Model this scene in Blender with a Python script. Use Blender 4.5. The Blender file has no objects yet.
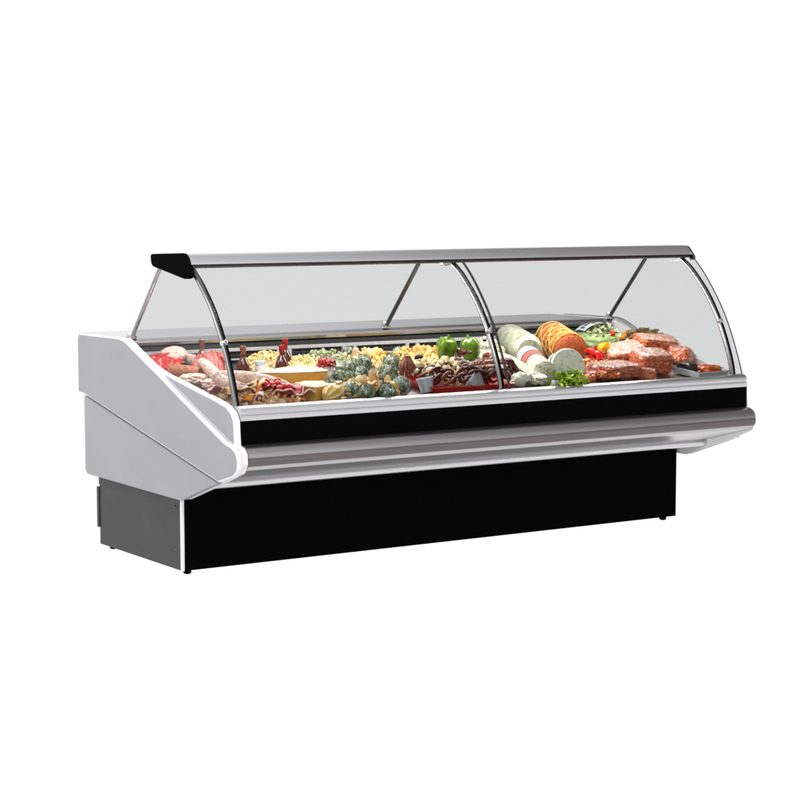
import bpy, bmesh, math, random
from mathutils import Vector, Matrix, Euler, noise
random.seed(11)
sc = bpy.context.scene
COL = sc.collection
R = math.radians

# ------------------------------------------------------------------ materials
MC = {}
def nt_new(name):
    m = bpy.data.materials.new(name); m.use_nodes = True
    return m, m.node_tree, m.node_tree.nodes['Principled BSDF']
def mat(name, cols, scale=30, rough=.5, metal=0, bump=.0, bscale=None, coat=0, spec=.5, pos=None, tex='noise', stretch=(1,1,1), sss=0, detail=6, aniso=0):
    if name in MC: return MC[name]
    m, nt, b = nt_new(name); N = nt.nodes; L = nt.links
    tc = N.new('ShaderNodeTexCoord'); mp = N.new('ShaderNodeMapping'); mp.inputs['Scale'].default_value = stretch
    L.new(tc.outputs['Object'], mp.inputs['Vector'])
    if tex == 'voronoi':
        t = N.new('ShaderNodeTexVoronoi'); t.inputs['Scale'].default_value = scale; out = t.outputs['Distance']
    elif tex == 'wave':
        t = N.new('ShaderNodeTexWave'); t.inputs['Scale'].default_value = scale; t.inputs['Distortion'].default_value = 5
        t.inputs['Detail'].default_value = 3; t.inputs['Detail Scale'].default_value = 2; out = t.outputs['Fac']
    else:
        t = N.new('ShaderNodeTexNoise'); t.inputs['Scale'].default_value = scale; t.inputs['Detail'].default_value = detail
        t.inputs['Roughness'].default_value = .6; out = t.outputs['Fac']
    L.new(mp.outputs['Vector'], t.inputs['Vector'])
    r = N.new('ShaderNodeValToRGB'); cr = r.color_ramp
    if len(cols) == 1: cols = [cols[0], cols[0]]
    n = len(cols); ps = pos or [.32 + .36 * i / (n - 1) for i in range(n)]
    while len(cr.elements) < n: cr.elements.new(.5)
    for e, p, c in zip(cr.elements, ps, cols): e.position = p; e.color = (*c, 1)
    L.new(out, r.inputs['Fac']); L.new(r.outputs['Color'], b.inputs['Base Color'])
    b.inputs['Roughness'].default_value = rough; b.inputs['Metallic'].default_value = metal
    b.inputs['Coat Weight'].default_value = coat; b.inputs['Coat Roughness'].default_value = .12
    b.inputs['Specular IOR Level'].default_value = spec
    if sss: b.inputs['Subsurface Weight'].default_value = sss; b.inputs['Subsurface Scale'].default_value = .01
    if bump:
        t2 = N.new('ShaderNodeTexNoise'); t2.inputs['Scale'].default_value = bscale or scale * 1.7; t2.inputs['Detail'].default_value = 5
        L.new(mp.outputs['Vector'], t2.inputs['Vector'])
        bp = N.new('ShaderNodeBump'); bp.inputs['Strength'].default_value = bump; bp.inputs['Distance'].default_value = .01
        L.new(t2.outputs['Fac'], bp.inputs['Height']); L.new(bp.outputs['Normal'], b.inputs['Normal'])
    MC[name] = m
    return m
def glass_mat(name, tint, refl=.9, bump=0, rough=0.0, bscale=60, ior=1.45):
    m = bpy.data.materials.new(name); m.use_nodes = True; nt = m.node_tree; N = nt.nodes; L = nt.links
    N.remove(N['Principled BSDF']); out = N['Material Output']
    tr = N.new('ShaderNodeBsdfTransparent'); tr.inputs['Color'].default_value = (*tint, 1)
    gl = N.new('ShaderNodeBsdfGlossy'); gl.inputs['Roughness'].default_value = rough; gl.inputs['Color'].default_value = (refl, refl, refl, 1)
    fr = N.new('ShaderNodeFresnel')
    ge = N.new('ShaderNodeNewGeometry'); mi = N.new('ShaderNodeMapRange'); mi.inputs['To Min'].default_value = ior; mi.inputs['To Max'].default_value = 1 / ior
    L.new(ge.outputs['Backfacing'], mi.inputs['Value']); L.new(mi.outputs[0], fr.inputs['IOR'])
    mx = N.new('ShaderNodeMixShader')
    L.new(fr.outputs['Fac'], mx.inputs['Fac']); L.new(tr.outputs[0], mx.inputs[1]); L.new(gl.outputs[0], mx.inputs[2])
    if bump:
        tc = N.new('ShaderNodeTexCoord'); t = N.new('ShaderNodeTexNoise'); t.inputs['Scale'].default_value = bscale; t.inputs['Detail'].default_value = 4
        bp = N.new('ShaderNodeBump'); bp.inputs['Strength'].default_value = bump; bp.inputs['Distance'].default_value = .02
        L.new(tc.outputs['Object'], t.inputs['Vector']); L.new(t.outputs['Fac'], bp.inputs['Height'])
        L.new(bp.outputs['Normal'], gl.inputs['Normal']); L.new(bp.outputs['Normal'], fr.inputs['Normal'])
    L.new(mx.outputs[0], out.inputs['Surface'])
    return m
def brushed(name, c1, c2, rough=.28, metal=1):
    return mat(name, [c1, c2], scale=6, rough=rough, metal=metal, stretch=(.5, 60, 60), bump=.02, bscale=8)

M_panel = mat('panel_plastic', [(.28, .28, .295), (.305, .305, .32)], scale=3, rough=.38, bump=.03, bscale=220, spec=.4)
M_rim = mat('panel_rim_lit', [(.74, .74, .755)], rough=.35, spec=.5)  # light on the panel edges put into the colour, paler than the faces
M_rubber = mat('black_rubber', [(.004, .004, .004)], rough=.7, spec=0)
M_blackm = mat('black_enamel', [(.0022, .0022, .0022), (.0026, .0026, .0026)], scale=40, rough=.4, spec=0)
M_dgrey = mat('grey_sheet', [(.034, .033, .032), (.044, .043, .042)], scale=5, rough=.45, metal=.5, bump=.02, bscale=300)
M_alu = brushed('anodised_aluminium', (.80, .80, .81), (.88, .88, .89), .3)
M_alu_d = brushed('brushed_bumper', (.42, .405, .405), (.52, .50, .50), .30)
M_taupe = mat('bumper_reflection_taupe', [(.10, .088, .085), (.14, .122, .118)], scale=6, stretch=(.5, 40, 40), rough=.4, metal=.4)  # dark reflection below the bumper nose, put into a base colour
M_chrome = mat('chrome_tube', [(.66, .66, .67)], rough=.22, metal=1)
M_chromed = mat('dark_chrome', [(.10, .10, .10)], rough=.22, metal=1)
M_sill = brushed('sill_aluminium', (.56, .56, .57), (.64, .64, .65), .32)
M_arm = mat('arm_chrome', [(.46, .46, .46)], rough=.24, metal=1)
M_steel = brushed('worktop_steel', (.64, .64, .66), (.74, .74, .76), .22)
M_inner = mat('inner_white_panel', [(.82, .82, .83), (.86, .86, .87)], scale=5, rough=.4)
M_dark = mat('dark_recess', [(.012, .012, .013), (.03, .03, .032)], scale=60, rough=.6)
M_mesh = mat('grille_wire', [(.10, .10, .105)], rough=.4, metal=.6)
M_frame = mat('grille_frame_paint', [(.42, .42, .43), (.52, .52, .53)], scale=30, rough=.45)
M_glass = glass_mat('tinted_glass', (.645, .65, .652), ior=1.18)
M_glass_s = glass_mat('clear_side_glass', (.97, .98, .98), ior=1.16)
M_edge = mat('glass_edge', [(.05, .055, .055)], rough=.15, spec=.6)
M_film = glass_mat('shrink_film', (.93, .93, .93), 1, bump=.9, rough=.08, bscale=60, ior=1.36)

# ------------------------------------------------------------------ objects
def empty(name, loc=(0, 0, 0), rz=0, rx=0, ry=0):
    o = bpy.data.objects.new(name, None); COL.objects.link(o); o.location = loc; o.rotation_euler = (rx, ry, rz); o.empty_display_size = .05
    return o
def obj(name, bm, m, parent=None, smooth=True, bevel=0, loc=None, rot=None, angle=35):
    bmesh.ops.recalc_face_normals(bm, faces=bm.faces)
    me = bpy.data.meshes.new(name); bm.to_mesh(me); bm.free()
    for p in me.polygons: p.use_smooth = smooth
    for q in (m if isinstance(m, (list, tuple)) else [m]): me.materials.append(q)
    if smooth:
        try: me.set_sharp_from_angle(angle=R(angle))
        except Exception: pass
    o = bpy.data.objects.new(name, me); COL.objects.link(o)
    if parent: o.parent = parent
    if loc: o.location = loc
    if rot: o.rotation_euler = rot
    if bevel:
        b = o.modifiers.new('Bevel', 'BEVEL'); b.width = bevel; b.segments = 3; b.limit_method = 'ANGLE'; b.angle_limit = R(30)
        b.harden_normals = True
    return o
def tag(o, label, cat, group=None, kind=None):
    o['label'] = label; o['category'] = cat
    if group: o['group'] = group
    if kind: o['kind'] = kind
    return o
def prism(prof, x0, x1, bm=None):
    """(y, z) outline extruded along x"""
    bm = bm or bmesh.new()
    a = [bm.verts.new((x0, y, z)) for y, z in prof]; b = [bm.verts.new((x1, y, z)) for y, z in prof]
    n = len(prof)
    for i in range(n):
        j = (i + 1) % n; bm.faces.new((a[i], a[j], b[j], b[i]))
    bm.faces.new(a[::-1]); bm.faces.new(b)
    return bm
def box(x0, x1, y0, y1, z0, z1, bm=None):
    return prism([(y0, z0), (y1, z0), (y1, z1), (y0, z1)], x0, x1, bm)
def rounded(pts, radii, seg=5):
    """round the corners of a closed outline"""
    out = []; n = len(pts)
    for i, (p, r) in enumerate(zip(pts, radii)):
        P = Vector(p); A = (Vector(pts[i - 1]) - P); B = (Vector(pts[(i + 1) % n]) - P)
        if r <= 0: out.append(tuple(P)); continue
        r_ = min(r, A.length * .45, B.length * .45)
        a = P + A.normalized() * r_; b = P + B.normalized() * r_
        for k in range(seg + 1):
            t = k / seg; out.append(tuple((1 - t) ** 2 * a + 2 * t * (1 - t) * P + t * t * b))
    return out
def spline(pts, n=24):
    """Catmull-Rom through points of any dimension"""
    P = [Vector(p) for p in pts]; P = [P[0] * 2 - P[1]] + P + [P[-1] * 2 - P[-2]]
    out = []; m = len(P) - 3
    for i in range(m):
        a, b, c, d = P[i:i + 4]; k = max(1, n // m)
        for j in range(k):
            t = j / k
            out.append(.5 * ((2 * b) + (c - a) * t + (2 * a - 5 * b + 4 * c - d) * t * t + (3 * b - a - 3 * c + d) * t ** 3))
    out.append(P[-2]); return out
def tube(path, rad, seg=12, bm=None, flat=1.0, cap=True):
    bm = bm or bmesh.new(); path = [Vector(p) for p in path]; n = len(path); rings = []
    up = Vector((0, 0, 1))
    T = [(path[min(i + 1, n - 1)] - path[max(i - 1, 0)]).normalized() for i in range(n)]
    if abs(T[0].dot(up)) > .9: up = Vector((1, 0, 0))
    s = T[0].cross(up).normalized()
    for i in range(n):
        s = (s - T[i] * s.dot(T[i])).normalized(); u = s.cross(T[i])
        r = rad(i / (n - 1)) if callable(rad) else rad
        rings.append([bm.verts.new(path[i] + (s * math.cos(a) * flat + u * math.sin(a)) * r) for a in [2 * math.pi * k / seg for k in range(seg)]])
    for i in range(n - 1):
        for k in range(seg):
            j = (k + 1) % seg; bm.faces.new((rings[i][k], rings[i][j], rings[i + 1][j], rings[i + 1][k]))
    if cap: bm.faces.new(rings[0][::-1]); bm.faces.new(rings[-1])
    return bm
def lathe(prof, seg=24, bm=None, lobe=None):
    """(r, z) outline spun about z"""
    bm = bm or bmesh.new(); rings = []
    for r, z in prof:
        if r < 1e-5: rings.append([bm.verts.new((0, 0, z))]); continue
        ring = []
        for k in range(seg):
            a = 2 * math.pi * k / seg; q = r * (lobe(a, z) if lobe else 1)
            ring.append(bm.verts.new((q * math.cos(a), q * math.sin(a), z)))
        rings.append(ring)
    for A, B in zip(rings, rings[1:]):
        for k in range(seg):
            j = (k + 1) % seg
            if len(A) == 1 and len(B) == 1: continue
            if len(A) == 1: bm.faces.new((A[0], B[j], B[k]))
            elif len(B) == 1: bm.faces.new((A[k], A[j], B[0]))
            else: bm.faces.new((A[k], A[j], B[j], B[k]))
    return bm
def xf(bm, M, verts=None):
    bmesh.ops.transform(bm, matrix=M, verts=verts or bm.verts); return bm
def ball(bm, c, r, sub=2, amp=0, fs=1, seed=0, flatb=None):
    """noisy ellipsoid"""
    r = Vector(r) if not isinstance(r, (int, float)) else Vector((r, r, r))
    d = bmesh.ops.create_icosphere(bm, subdivisions=sub, radius=1); c = Vector(c); rm = (r.x + r.y + r.z) / 3
    for v in d['verts']:
        n = v.co.copy(); k = 1 + amp * noise.noise(n * fs + Vector((seed * 3.1, seed * 1.7, seed)))
        if amp: k += amp * .45 * noise.noise(n * fs * 2.7 + Vector((seed, 5, 9)))
        q = Vector((n.x * r.x, n.y * r.y, n.z * r.z)) * k
        if flatb is not None: q.z = max(q.z, -r.z * flatb)
        v.co = q + c
    return d['verts']
def roundbox(sx, sy, sz, e=4, amp=0, fs=3, seed=0, sub=4):
    """superellipsoid slab standing on z=0"""
    bm = bmesh.new(); d = bmesh.ops.create_icosphere(bm, subdivisions=sub, radius=1)
    for v in d['verts']:
        n = v.co.copy(); l = (abs(n.x) ** e + abs(n.y) ** e + abs(n.z) ** e) ** (1 / e); n2 = n / l
        k = 1 + amp * noise.noise(n2 * fs + Vector((seed, seed * 2, 0)))
        v.co = Vector((n2.x * sx / 2, n2.y * sy / 2, n2.z * sz / 2)) * k + Vector((0, 0, sz / 2))
    return bm

# ------------------------------------------------------------------ setting
m, nt, b = nt_new('backlit_white_sheet'); nt.nodes.remove(b)
trl = nt.nodes.new('ShaderNodeBsdfTranslucent'); trl.inputs['Color'].default_value = (.97, .97, .97, 1)  # made-up translucent floor, lit from below so that no shadow shows
nt.links.new(trl.outputs[0], nt.nodes['Material Output'].inputs['Surface'])
bm = bmesh.new(); bmesh.ops.create_circle(bm, cap_ends=True, radius=400, segments=64)
floor = obj('floor', bm, m, smooth=False); floor.location.z = .0115; floor['kind'] = 'structure'; floor['label'] = 'plain white floor, a made-up sheet lit from below to stay shadowless'

# ------------------------------------------------------------------ the counter
LEN = 2.5
CT = empty('display_counter'); tag(CT, 'long refrigerated serve-over deli counter with curved glass, grey end panels and black plinth', 'display counter')
# end panels
inner = [(.90, .33), (.90, .885), (.88, .905), (.48, .905), (.447, .897), (.339, .852), (.225, .812), (.138, .790), (.011, .772), (-.17, .742), (-.30, .722), (-.375, .706),
         (-.415, .682), (-.432, .655), (-.436, .60), (-.44, .565), (-.47, .556), (-.490, .537), (-.492, .50), (-.47, .465), (-.35, .42), (-.05, .318), (.0, .318)]
upper = [(.893, .655), (.893, .885), (.878, .907), (.49, .911), (.45, .905), (.41, .893), (.21, .815), (.124, .783), (-.044, .715), (-.207, .652), (-.40, .577),
         (-.455, .566), (-.488, .550), (-.503, .525), (-.503, .487), (-.49, .470), (-.463, .452), (-.35, .4195), (.80, .646), (.84, .652)]
lower = [(.80, .640), (-.345, .4155), (-.30, .402), (-.06, .320), (-.03, .313), (.82, .318), (.838, .335), (.838, .646)]
def inset(P, d):
    out = []; n = len(P); A = sum(P[i][0] * P[(i + 1) % n][1] - P[(i + 1) % n][0] * P[i][1] for i in range(n)); sg = 1 if A > 0 else -1
    for i in range(n):
        a = Vector(P[i - 1]); b = Vector(P[i]); c = Vector(P[(i + 1) % n]); t1 = (b - a).normalized(); t2 = (c - b).normalized()
        n1 = Vector((-t1.y, t1.x)) * sg; n2 = Vector((-t2.y, t2.x)) * sg; m_ = (n1 + n2).normalized()
        out.append(tuple(b + m_ * d / max(.5, m_.dot(n1))))
    return out
def end_panel(side):
    s = -1 if side == 0 else 1; x0 = 0 if side == 0 else LEN
    if side:
        p = obj('end_panel', prism([(max(y, -.484), z) for y, z in inner], x0, x0 + .006), M_inner, CT)
        obj('panel_shell', prism([(max(y, -.40), z) for y, z in upper], x0 + .0065, x0 + .03), M_panel, p, bevel=.003)
        obj('panel_skirt', prism([(max(y, -.335), z) for y, z in lower], x0 + .0065, x0 + .028), M_panel, p, bevel=.003)
        return p
    p = obj('end_panel', prism(inner, x0, x0 + s * .028), M_rim if side == 0 else M_inner, CT, bevel=.005)
    bm = prism(upper, x0 + s * .0275, x0 + s * .052)
    obj('panel_shell', bm, M_rim, p, bevel=.009)
    obj('shell_face', prism(inset(upper, .0075), x0 + s * .0512, x0 + s * .0532), M_panel, p, bevel=.001)
    obj('panel_skirt', prism(lower, x0 + s * .0275, x0 + s * .05), M_panel, p, bevel=.004)
    # recessed triangular facet in shell grey
    fac = inset(inner[7:16] + [(-.40, .575), (-.2, .652), (.10, .770)], .0075)
    obj('panel_inlay', prism(fac, x0 + s * .027, x0 + s * .0315), M_panel, p, bevel=.0015)
    return p
end_panel(0); end_panel(1)
# plinth
XA, XB = -.024, 2.478
obj('kick_panel', box(XA + .0085, XB - .007, 0, .012, .03, .36), M_blackm, CT, smooth=False)
for x0, x1 in ((XA - .001, XA + .018), (XB - .006, XB)):
    pass
def side_sheet(x0, x1):
    s = obj('plinth_side', box(x0, x1, .014, .754, .03, .34), M_dgrey, CT, smooth=False)
    if x0 < 1: obj('panel_shade_strip', box(x0 - .0035, x0 - .0005, .012, .754, .282, .34), mat('panel_shade_brown', [(.018, .016, .015)], rough=.5), s, smooth=False)  # dark strip paints the shade under the overhanging end panel
    xs = x0 - .001 if x0 < 1 else x1 + .001
    for z in (.105, .275):
        bmx = bmesh.new(); d = bmesh.ops.create_cone(bmx, cap_ends=True, segments=12, radius1=.006, radius2=.004, depth=.004)
        xf(bmx, Matrix.Translation((xs, .06, z)) @ Matrix.Rotation(R(-90 if x0 < 1 else 90), 4, 'Y'), d['verts'])
        obj('fixing_screw', bmx, M_chromed, s)
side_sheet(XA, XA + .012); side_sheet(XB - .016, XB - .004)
obj('corner_trim', box(XA - .003, XA + .0075, -.004, .013, .03, .345), mat('white_trim', [(.72, .72, .73)], rough=.35), CT, bevel=.002)
obj('corner_trim', box(XB - .0065, XB, -.003, .013, .03, .345), M_blackm, CT, bevel=.002)
obj('rear_bracket', box(XA - .004, XA + .012, .754, .775, .10, .27), M_dgrey, CT, smooth=False)
obj('plinth_back', box(XA + .012, XB - .004, .742, .7535, .03, .34), M_dgrey, CT, smooth=False)
fbm = lathe([(0, .012), (.010, .012), (.0155, .0155), (.0165, .022), (.014, .03), (.009, .036), (0, .036)], 16)
foot = obj('foot', fbm, M_rubber, CT, loc=(XA + .035, .03, 0))
for x, y in ((XA + .035, .70), (XB - .05, .03), (XB - .05, .70)):
    f = foot.copy(); COL.objects.link(f); f.parent = CT; f.location = (x, y, 0)
# body between the panels (insulated tub)
tub = [(-.385, .69), (-.40, .56), (-.40, .50), (-.12, .40), (0, .352), (.74, .345), (.86, .36), (.88, .868), (.55, .868), (.50, .860), (.50, .64), (-.37, .64)]
tub = [(-.40, .66), (-.41, .56), (-.44, .50), (-.42, .468), (-.12, .39), (0, .352), (.74, .345), (.86, .36), (.88, .868), (.55, .868), (.50, .80), (.50, .66), (-.36, .64)]
obj('insulated_tub', prism(tub, .0015, LEN - .0015), M_dark, CT, smooth=False)
# display deck (sloping)
D = lambda y: .68 + .12 * (y + .40)
dk = [(-.385, D(-.385) - .012), (.47, D(.47) - .012), (.47, D(.47)), (-.385, D(-.385))]
obj('display_deck', prism(dk, .003, LEN - .003), brushed('deck_steel', (.34, .34, .35), (.42, .42, .43), .35), CT, smooth=False)
# front fascia
sill = rounded([(-.385, .655), (-.385, .700), (-.425, .704), (-.434, .696), (-.434, .680)], [0, .004, .004, .006, 0]) 
sill = [(-.378, .652), (-.378, .703), (-.392, .706), (-.420, .704), (-.430, .697), (-.4325, .686), (-.4325, .6795), (-.428, .678), (-.428, .6745), (-.4345, .673), (-.436, .664), (-.4345, .654), (-.430, .652)]
obj('glass_sill', prism(sill, .001, LEN - .001), M_sill, CT)
obj('fascia_band', prism([(-.41, .652), (-.4315, .6515), (-.4335, .567), (-.41, .566)], .001, LEN - .001), M_blackm, CT, smooth=False)
def curve_prof(pts, back, n=20):
    return [tuple(p) for p in spline(pts, n)] + back
bump_p = curve_prof([(-.433, .5655), (-.452, .563), (-.474, .554), (-.487, .540), (-.492, .522)], [(-.45, .518), (-.42, .55)])
obj('bumper', prism(bump_p, .001, LEN - .001), M_alu_d, CT)
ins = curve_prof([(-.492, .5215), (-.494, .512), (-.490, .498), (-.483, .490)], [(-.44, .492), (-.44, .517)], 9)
obj('bumper_reflection', prism(ins, .001, LEN - .001), M_taupe, CT)  # separate strip coloured as the dark reflection along the bumper
low = curve_prof([(-.483, .4895), (-.474, .478), (-.45, .468), (-.36, .444), (-.20, .402), (-.165, .392)], [(-.16, .405), (-.42, .49)], 20)
obj('lower_fascia', prism(low, .001, LEN - .001), M_alu_d, CT)
tr = [(-.150 + .030 * math.cos(a), .385 + .020 * math.sin(a)) for a in [2 * math.pi * k / 20 for k in range(20)]]
obj('bottom_trim', prism(tr, .001, LEN - .001), M_sill, CT)
obj('soffit', prism([(-.145, .366), (-.0005, .348), (-.0005, .357), (-.14, .378)], .001, LEN - .001), M_blackm, CT, smooth=False)
# worktop
wt = [(1.0, .868), (1.0, .896), (.99, .902), (.53, .902), (.50, .901), (.486, .895), (.480, .885), (.483, .874), (.492, .869)]
wtop = obj('worktop', prism(wt, -.0005 + .002, LEN - .002), M_steel, CT)
wt2 = [(1.0, .866), (1.0, .900), (.54, .906), (.50, .906)]
# rear grille
rg = obj('rear_grille', box(.003, LEN - .003, .485, .495, .68, .866), M_dark, CT, smooth=False)
bmf = bmesh.new()
box(.004, LEN - .004, .470, .4845, .834, .848, bmf)
box(.004, LEN - .004, .472, .4845, .797, .803, bmf)
xs = [.02]
while xs[-1] < LEN - .1: xs.append(xs[-1] + (.055 if len(xs) % 2 else .27))
for x in xs: box(x, x + .017, .471, .4845, .70, .8335, bmf)
obj('grille_frame', bmf, M_frame, rg, bevel=.001)
bmf = bmesh.new()
x = .03
while x < LEN - .03: box(x, x + .003, .479, .4848, .70, .8335, bmf); x += .045
for z in (.815,): box(.004, LEN - .004, .480, .4848, z, z + .003, bmf)
obj('grille_wires', bmf, M_mesh, rg, smooth=False)
# canopy
can = rounded([(.243, 1.248), (-.015, 1.256), (-.040, 1.236), (-.062, 1.185), (-.050, 1.172), (.235, 1.212)], [.012, .012, .02, .01, .008, .01])
top_skin = [tuple(p) for p in spline([(.10, 1.2525), (.03, 1.2540), (-.008, 1.2542), (-.024, 1.2500), (-.037, 1.2390), (-.046, 1.2240), (-.052, 1.2100), (-.055, 1.1985)], 35)] + [(.20, 1.2190), (.236, 1.222), (.240, 1.240), (.232, 1.2475)]
sq = lambda P: [(y, 1.257 + (z - 1.2542) * .70) for y, z in P]
top_skin = sq(top_skin)
obj('canopy', prism(top_skin, -.001, LEN + .001), M_alu, CT)
und = rounded([(-.054, 1.198), (-.060, 1.184), (-.048, 1.176), (.20, 1.2075), (.20, 1.2185)], [.003, .006, .006, .003, 0])
und = sq(und)
obj('canopy_soffit', prism(und, .004, LEN - .004), mat('dark_soffit', [(.10, .09, .09)], rough=.3, metal=.8), CT)
cp = rounded([(.25, 1.252), (-.012, 1.261), (-.034, 1.255), (-.078, 1.190), (-.078, 1.168), (-.046, 1.162), (.24, 1.205)], [.018, .01, .02, .015, .02, .015, .02])
obj('end_cap', prism(cp, -.026, -.0015), M_rubber, CT, bevel=.004)
cp2 = [(y * .96, 1.254 + (z - 1.256) * .66) for y, z in cp]
obj('end_cap', prism(cp2, LEN + .0015, LEN + .012), M_chromed, CT, bevel=.004)
# small clip in the middle of the rail
obj('rail_clip', roundbox(.045, .03, .028), M_alu, CT, loc=(1.185, -.035, 1.190))
# struts
def strut(x, top, bot, m):
    s = obj('support_strut', tube([(x, top[0], top[1]), (x, bot[0], bot[1])], .0092, 14), m, CT)
    bmq = lathe([(0, 0), (.022, 0), (.022, .008), (.016, .014), (.0125, .03), (0, .03)], 16)
    f = obj('strut_foot', bmq, M_chrome, s, loc=(x, bot[0], .9025))
for x, m_ in ((.012, M_chrome), (1.235, M_chromed), (LEN - .014, M_chromed)): strut(x, (.212, 1.226), (.505, .905), m_)
# curved glass and arms
GP = [(-.012, 1.249), (-.075, 1.200), (-.135, 1.146), (-.204, 1.068), (-.262, .990), (-.312, .906), (-.355, .815), (-.385, .740), (-.398, .7045)]
AP = [(-.018, 1.203), (-.055, 1.180), (-.10, 1.146), (-.185, 1.064), (-.245, .985), (-.293, .905), (-.335, .815), (-.360, .745), (-.368, .7045)]
gp = [tuple(p) for p in spline(GP, 32)]
def glass_pane(x0, x1):
    inn = []
    for i, (y, z) in enumerate(gp):
        a = Vector(gp[max(i - 1, 0)]); b_ = Vector(gp[min(i + 1, len(gp) - 1)]); t = (b_ - a).normalized(); n = Vector((-t.y, t.x))
        if n.x < 0: n = -n
        inn.append((y + n.x * .003, z + n.y * .003))
    bm = bmesh.new()
    A = [bm.verts.new((x0, y, z)) for y, z in gp]; B = [bm.verts.new((x1, y, z)) for y, z in gp]
    for i in range(len(gp) - 1): bm.faces.new((A[i], A[i + 1], B[i + 1], B[i]))
    g = obj('front_glass', bm, M_glass, CT)
    for xe in (x0, x1):
        bm = prism(gp + inn[::-1], xe - .0022, xe + .0022)
        obj('glass_edge', bm, M_edge, g)
    return g
glass_pane(.006, 1.247); glass_pane(1.253, LEN + .004)
ap3 = lambda x: [(x, p[0], p[1]) for p in spline(AP, 28)]
def arm(x):
    a = obj('glass_arm', tube(ap3(x), .0100, 12), M_arm, CT)
    # dark gasket strip along the arm
    g = obj('arm_gasket', tube([(x + .009, p[1] - .0075, p[2]) for p in ap3(x)], .0042, 8), M_rubber, a)
    bmq = bmesh.new(); p = ap3(x)[14]
    ball(bmq, (p[0], p[1] - .008, p[2]), (.017, .012, .014), 2)
    obj('arm_clip', bmq, M_chrome, a)
for x in (.012, 1.225, LEN - .030): arm(x)
def side_glass(x, m):
    pts = [(.225, 1.21), (-.02, 1.215)] + [(y + .012, z) for y, z in gp[3:]] + [(-.17, .744), (.011, .774), (.138, .792), (.225, .814), (.339, .854), (.447, .899), (.50, .9065)]
    bm = bmesh.new(); bm.faces.new([bm.verts.new((x, y, z)) for y, z in pts]); bmesh.ops.triangulate(bm, faces=bm.faces)
    obj('side_glass', bm, m, CT, smooth=False)
side_glass(.002, M_glass); side_glass(LEN + .0, M_glass_s)

# ------------------------------------------------------------------ food helpers
def at(x, y, dz=0): return (x, y, D(y) + dz)
def rnd(a, b): return random.uniform(a, b)
SL = math.atan(.12)   # deck slope
def one(name, bm, m, x, y, label, cat, dz=0, rz=0, rx=0, ry=0, group=None, kind=None, **k):
    o = obj(name, bm, m, **k); o.location = at(x, y, dz); o.rotation_euler = (rx, ry, rz)
    return tag(o, label, cat, group, kind)
def thing(name, x, y, label, cat, dz=0, rz=0, rx=0, ry=0, group=None):
    o = empty(name, at(x, y, dz), rz, rx, ry); return tag(o, label, cat, group)

T = {
'meat_big':(0.083,0.346,.05), 'roast_sm':(0.068,0.203,.03), 'salami_a0':(0.196,0.384,.05), 'salami_a1':(0.107,-0.201,.03), 'salami_b0':(0.122,-0.094,.05), 
'salami_b1':(0.332,-0.222,.03), 'ham_pink':(0.233,0.246,.05), 'bottle1':(0.261,0.369,.05), 'bottle2':(0.366,0.214,.05), 'bottle3':(0.635,0.394,.05), 
'bottle4':(0.692,0.426,.05), 'jar':(0.440,0.207,.04), 'curlsL':(0.532,0.337,.04), 'curlsR':(0.650,0.221,.04), 'cheese1':(0.448,-0.045,.04), 'cheese2':(0.421,-0.245,.03), 
'tomato':(0.268,-0.240,.06), 'squash':(0.470,-0.305,.02), 'redmeat':(0.307,-0.280,.02), 'orange':(0.120,-0.249,.02), 'bacon':(0.073,0.051,.02), 
'parcel':(0.618,-0.016,.05), 'greenheap':(0.813,0.293,.04), 'a1':(0.760,0.055,.05), 'a2':(0.845,0.069,.06), 'a3':(0.807,-0.135,.06), 'a4':(0.646,-0.054,.04), 
'a5':(0.664,-0.130,.05), 'a6':(0.968,0.040,.06), 'a7':(0.824,-0.191,.05), 'a8':(0.533,-0.216,.03), 'a9':(0.555,-0.300,.03), 'a10':(0.615,-0.335,.03), 
'a11':(0.696,-0.337,.03), 'a12':(0.808,-0.288,.03), 'a13':(1.160,0.297,.05), 'a14':(0.944,0.369,.05), 'mush':(0.647,-0.247,.05), 'golden':(1.032,0.326,.05), 
'nuts':(1.240,0.255,.05), 'cream':(1.116,-0.095,.05), 'dates':(0.958,-0.088,.06), 'mill':(1.071,-0.007,.06), 'cup':(0.924,-0.278,.03), 'ring':(0.999,-0.173,.05), 
'pep1':(1.316,0.168,.08), 'pep2':(1.427,0.120,.08), 'brown1':(1.026,-0.263,.03), 'brown2':(1.389,-0.052,.05), 'brown3':(1.109,-0.285,.03), 'cone':(1.141,-0.323,.04), 
'palegreen':(1.619,0.240,.05), 'tangle':(1.396,-0.177,.04), 'cyl0':(1.845,0.430,.06), 'cyl1':(1.731,0.112,.06), 'lab0':(1.685,0.036,.05), 'lab1':(1.525,-0.282,.05), 
'parc0':(1.553,0.067,.05), 'parc1':(1.466,-0.326,.02), 'lump':(1.406,-0.268,.02), 'roast0':(2.023,0.336,.07), 'roast1':(1.950,0.111,.06), 'disc':(1.654,-0.271,.05), 
'parsley':(1.505,-0.455,.06), 'red':(1.971,0.010,.06), 'orangeb':(1.880,-0.133,.03), 'salad':(2.298,0.334,.06), 'yellow':(2.096,0.053,.06), 'packA':(1.924,-0.255,.03), 
'packB':(2.177,-0.007,.05), 'packC':(2.177,-0.212,.04), 'packD':(2.513,0.163,.05), 'strip':(2.560,0.436,.06), 'bunch':(2.575,0.323,.07), 'packE':(2.469,-0.040,.03), 
'brownl':(1.748,-0.313,.02), 'tray':(2.445,-0.241,.02), 'deckfrontL':(0.037,-0.362,.04), 'deckfrontR':(2.446,-0.414,.04), 
}
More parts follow.
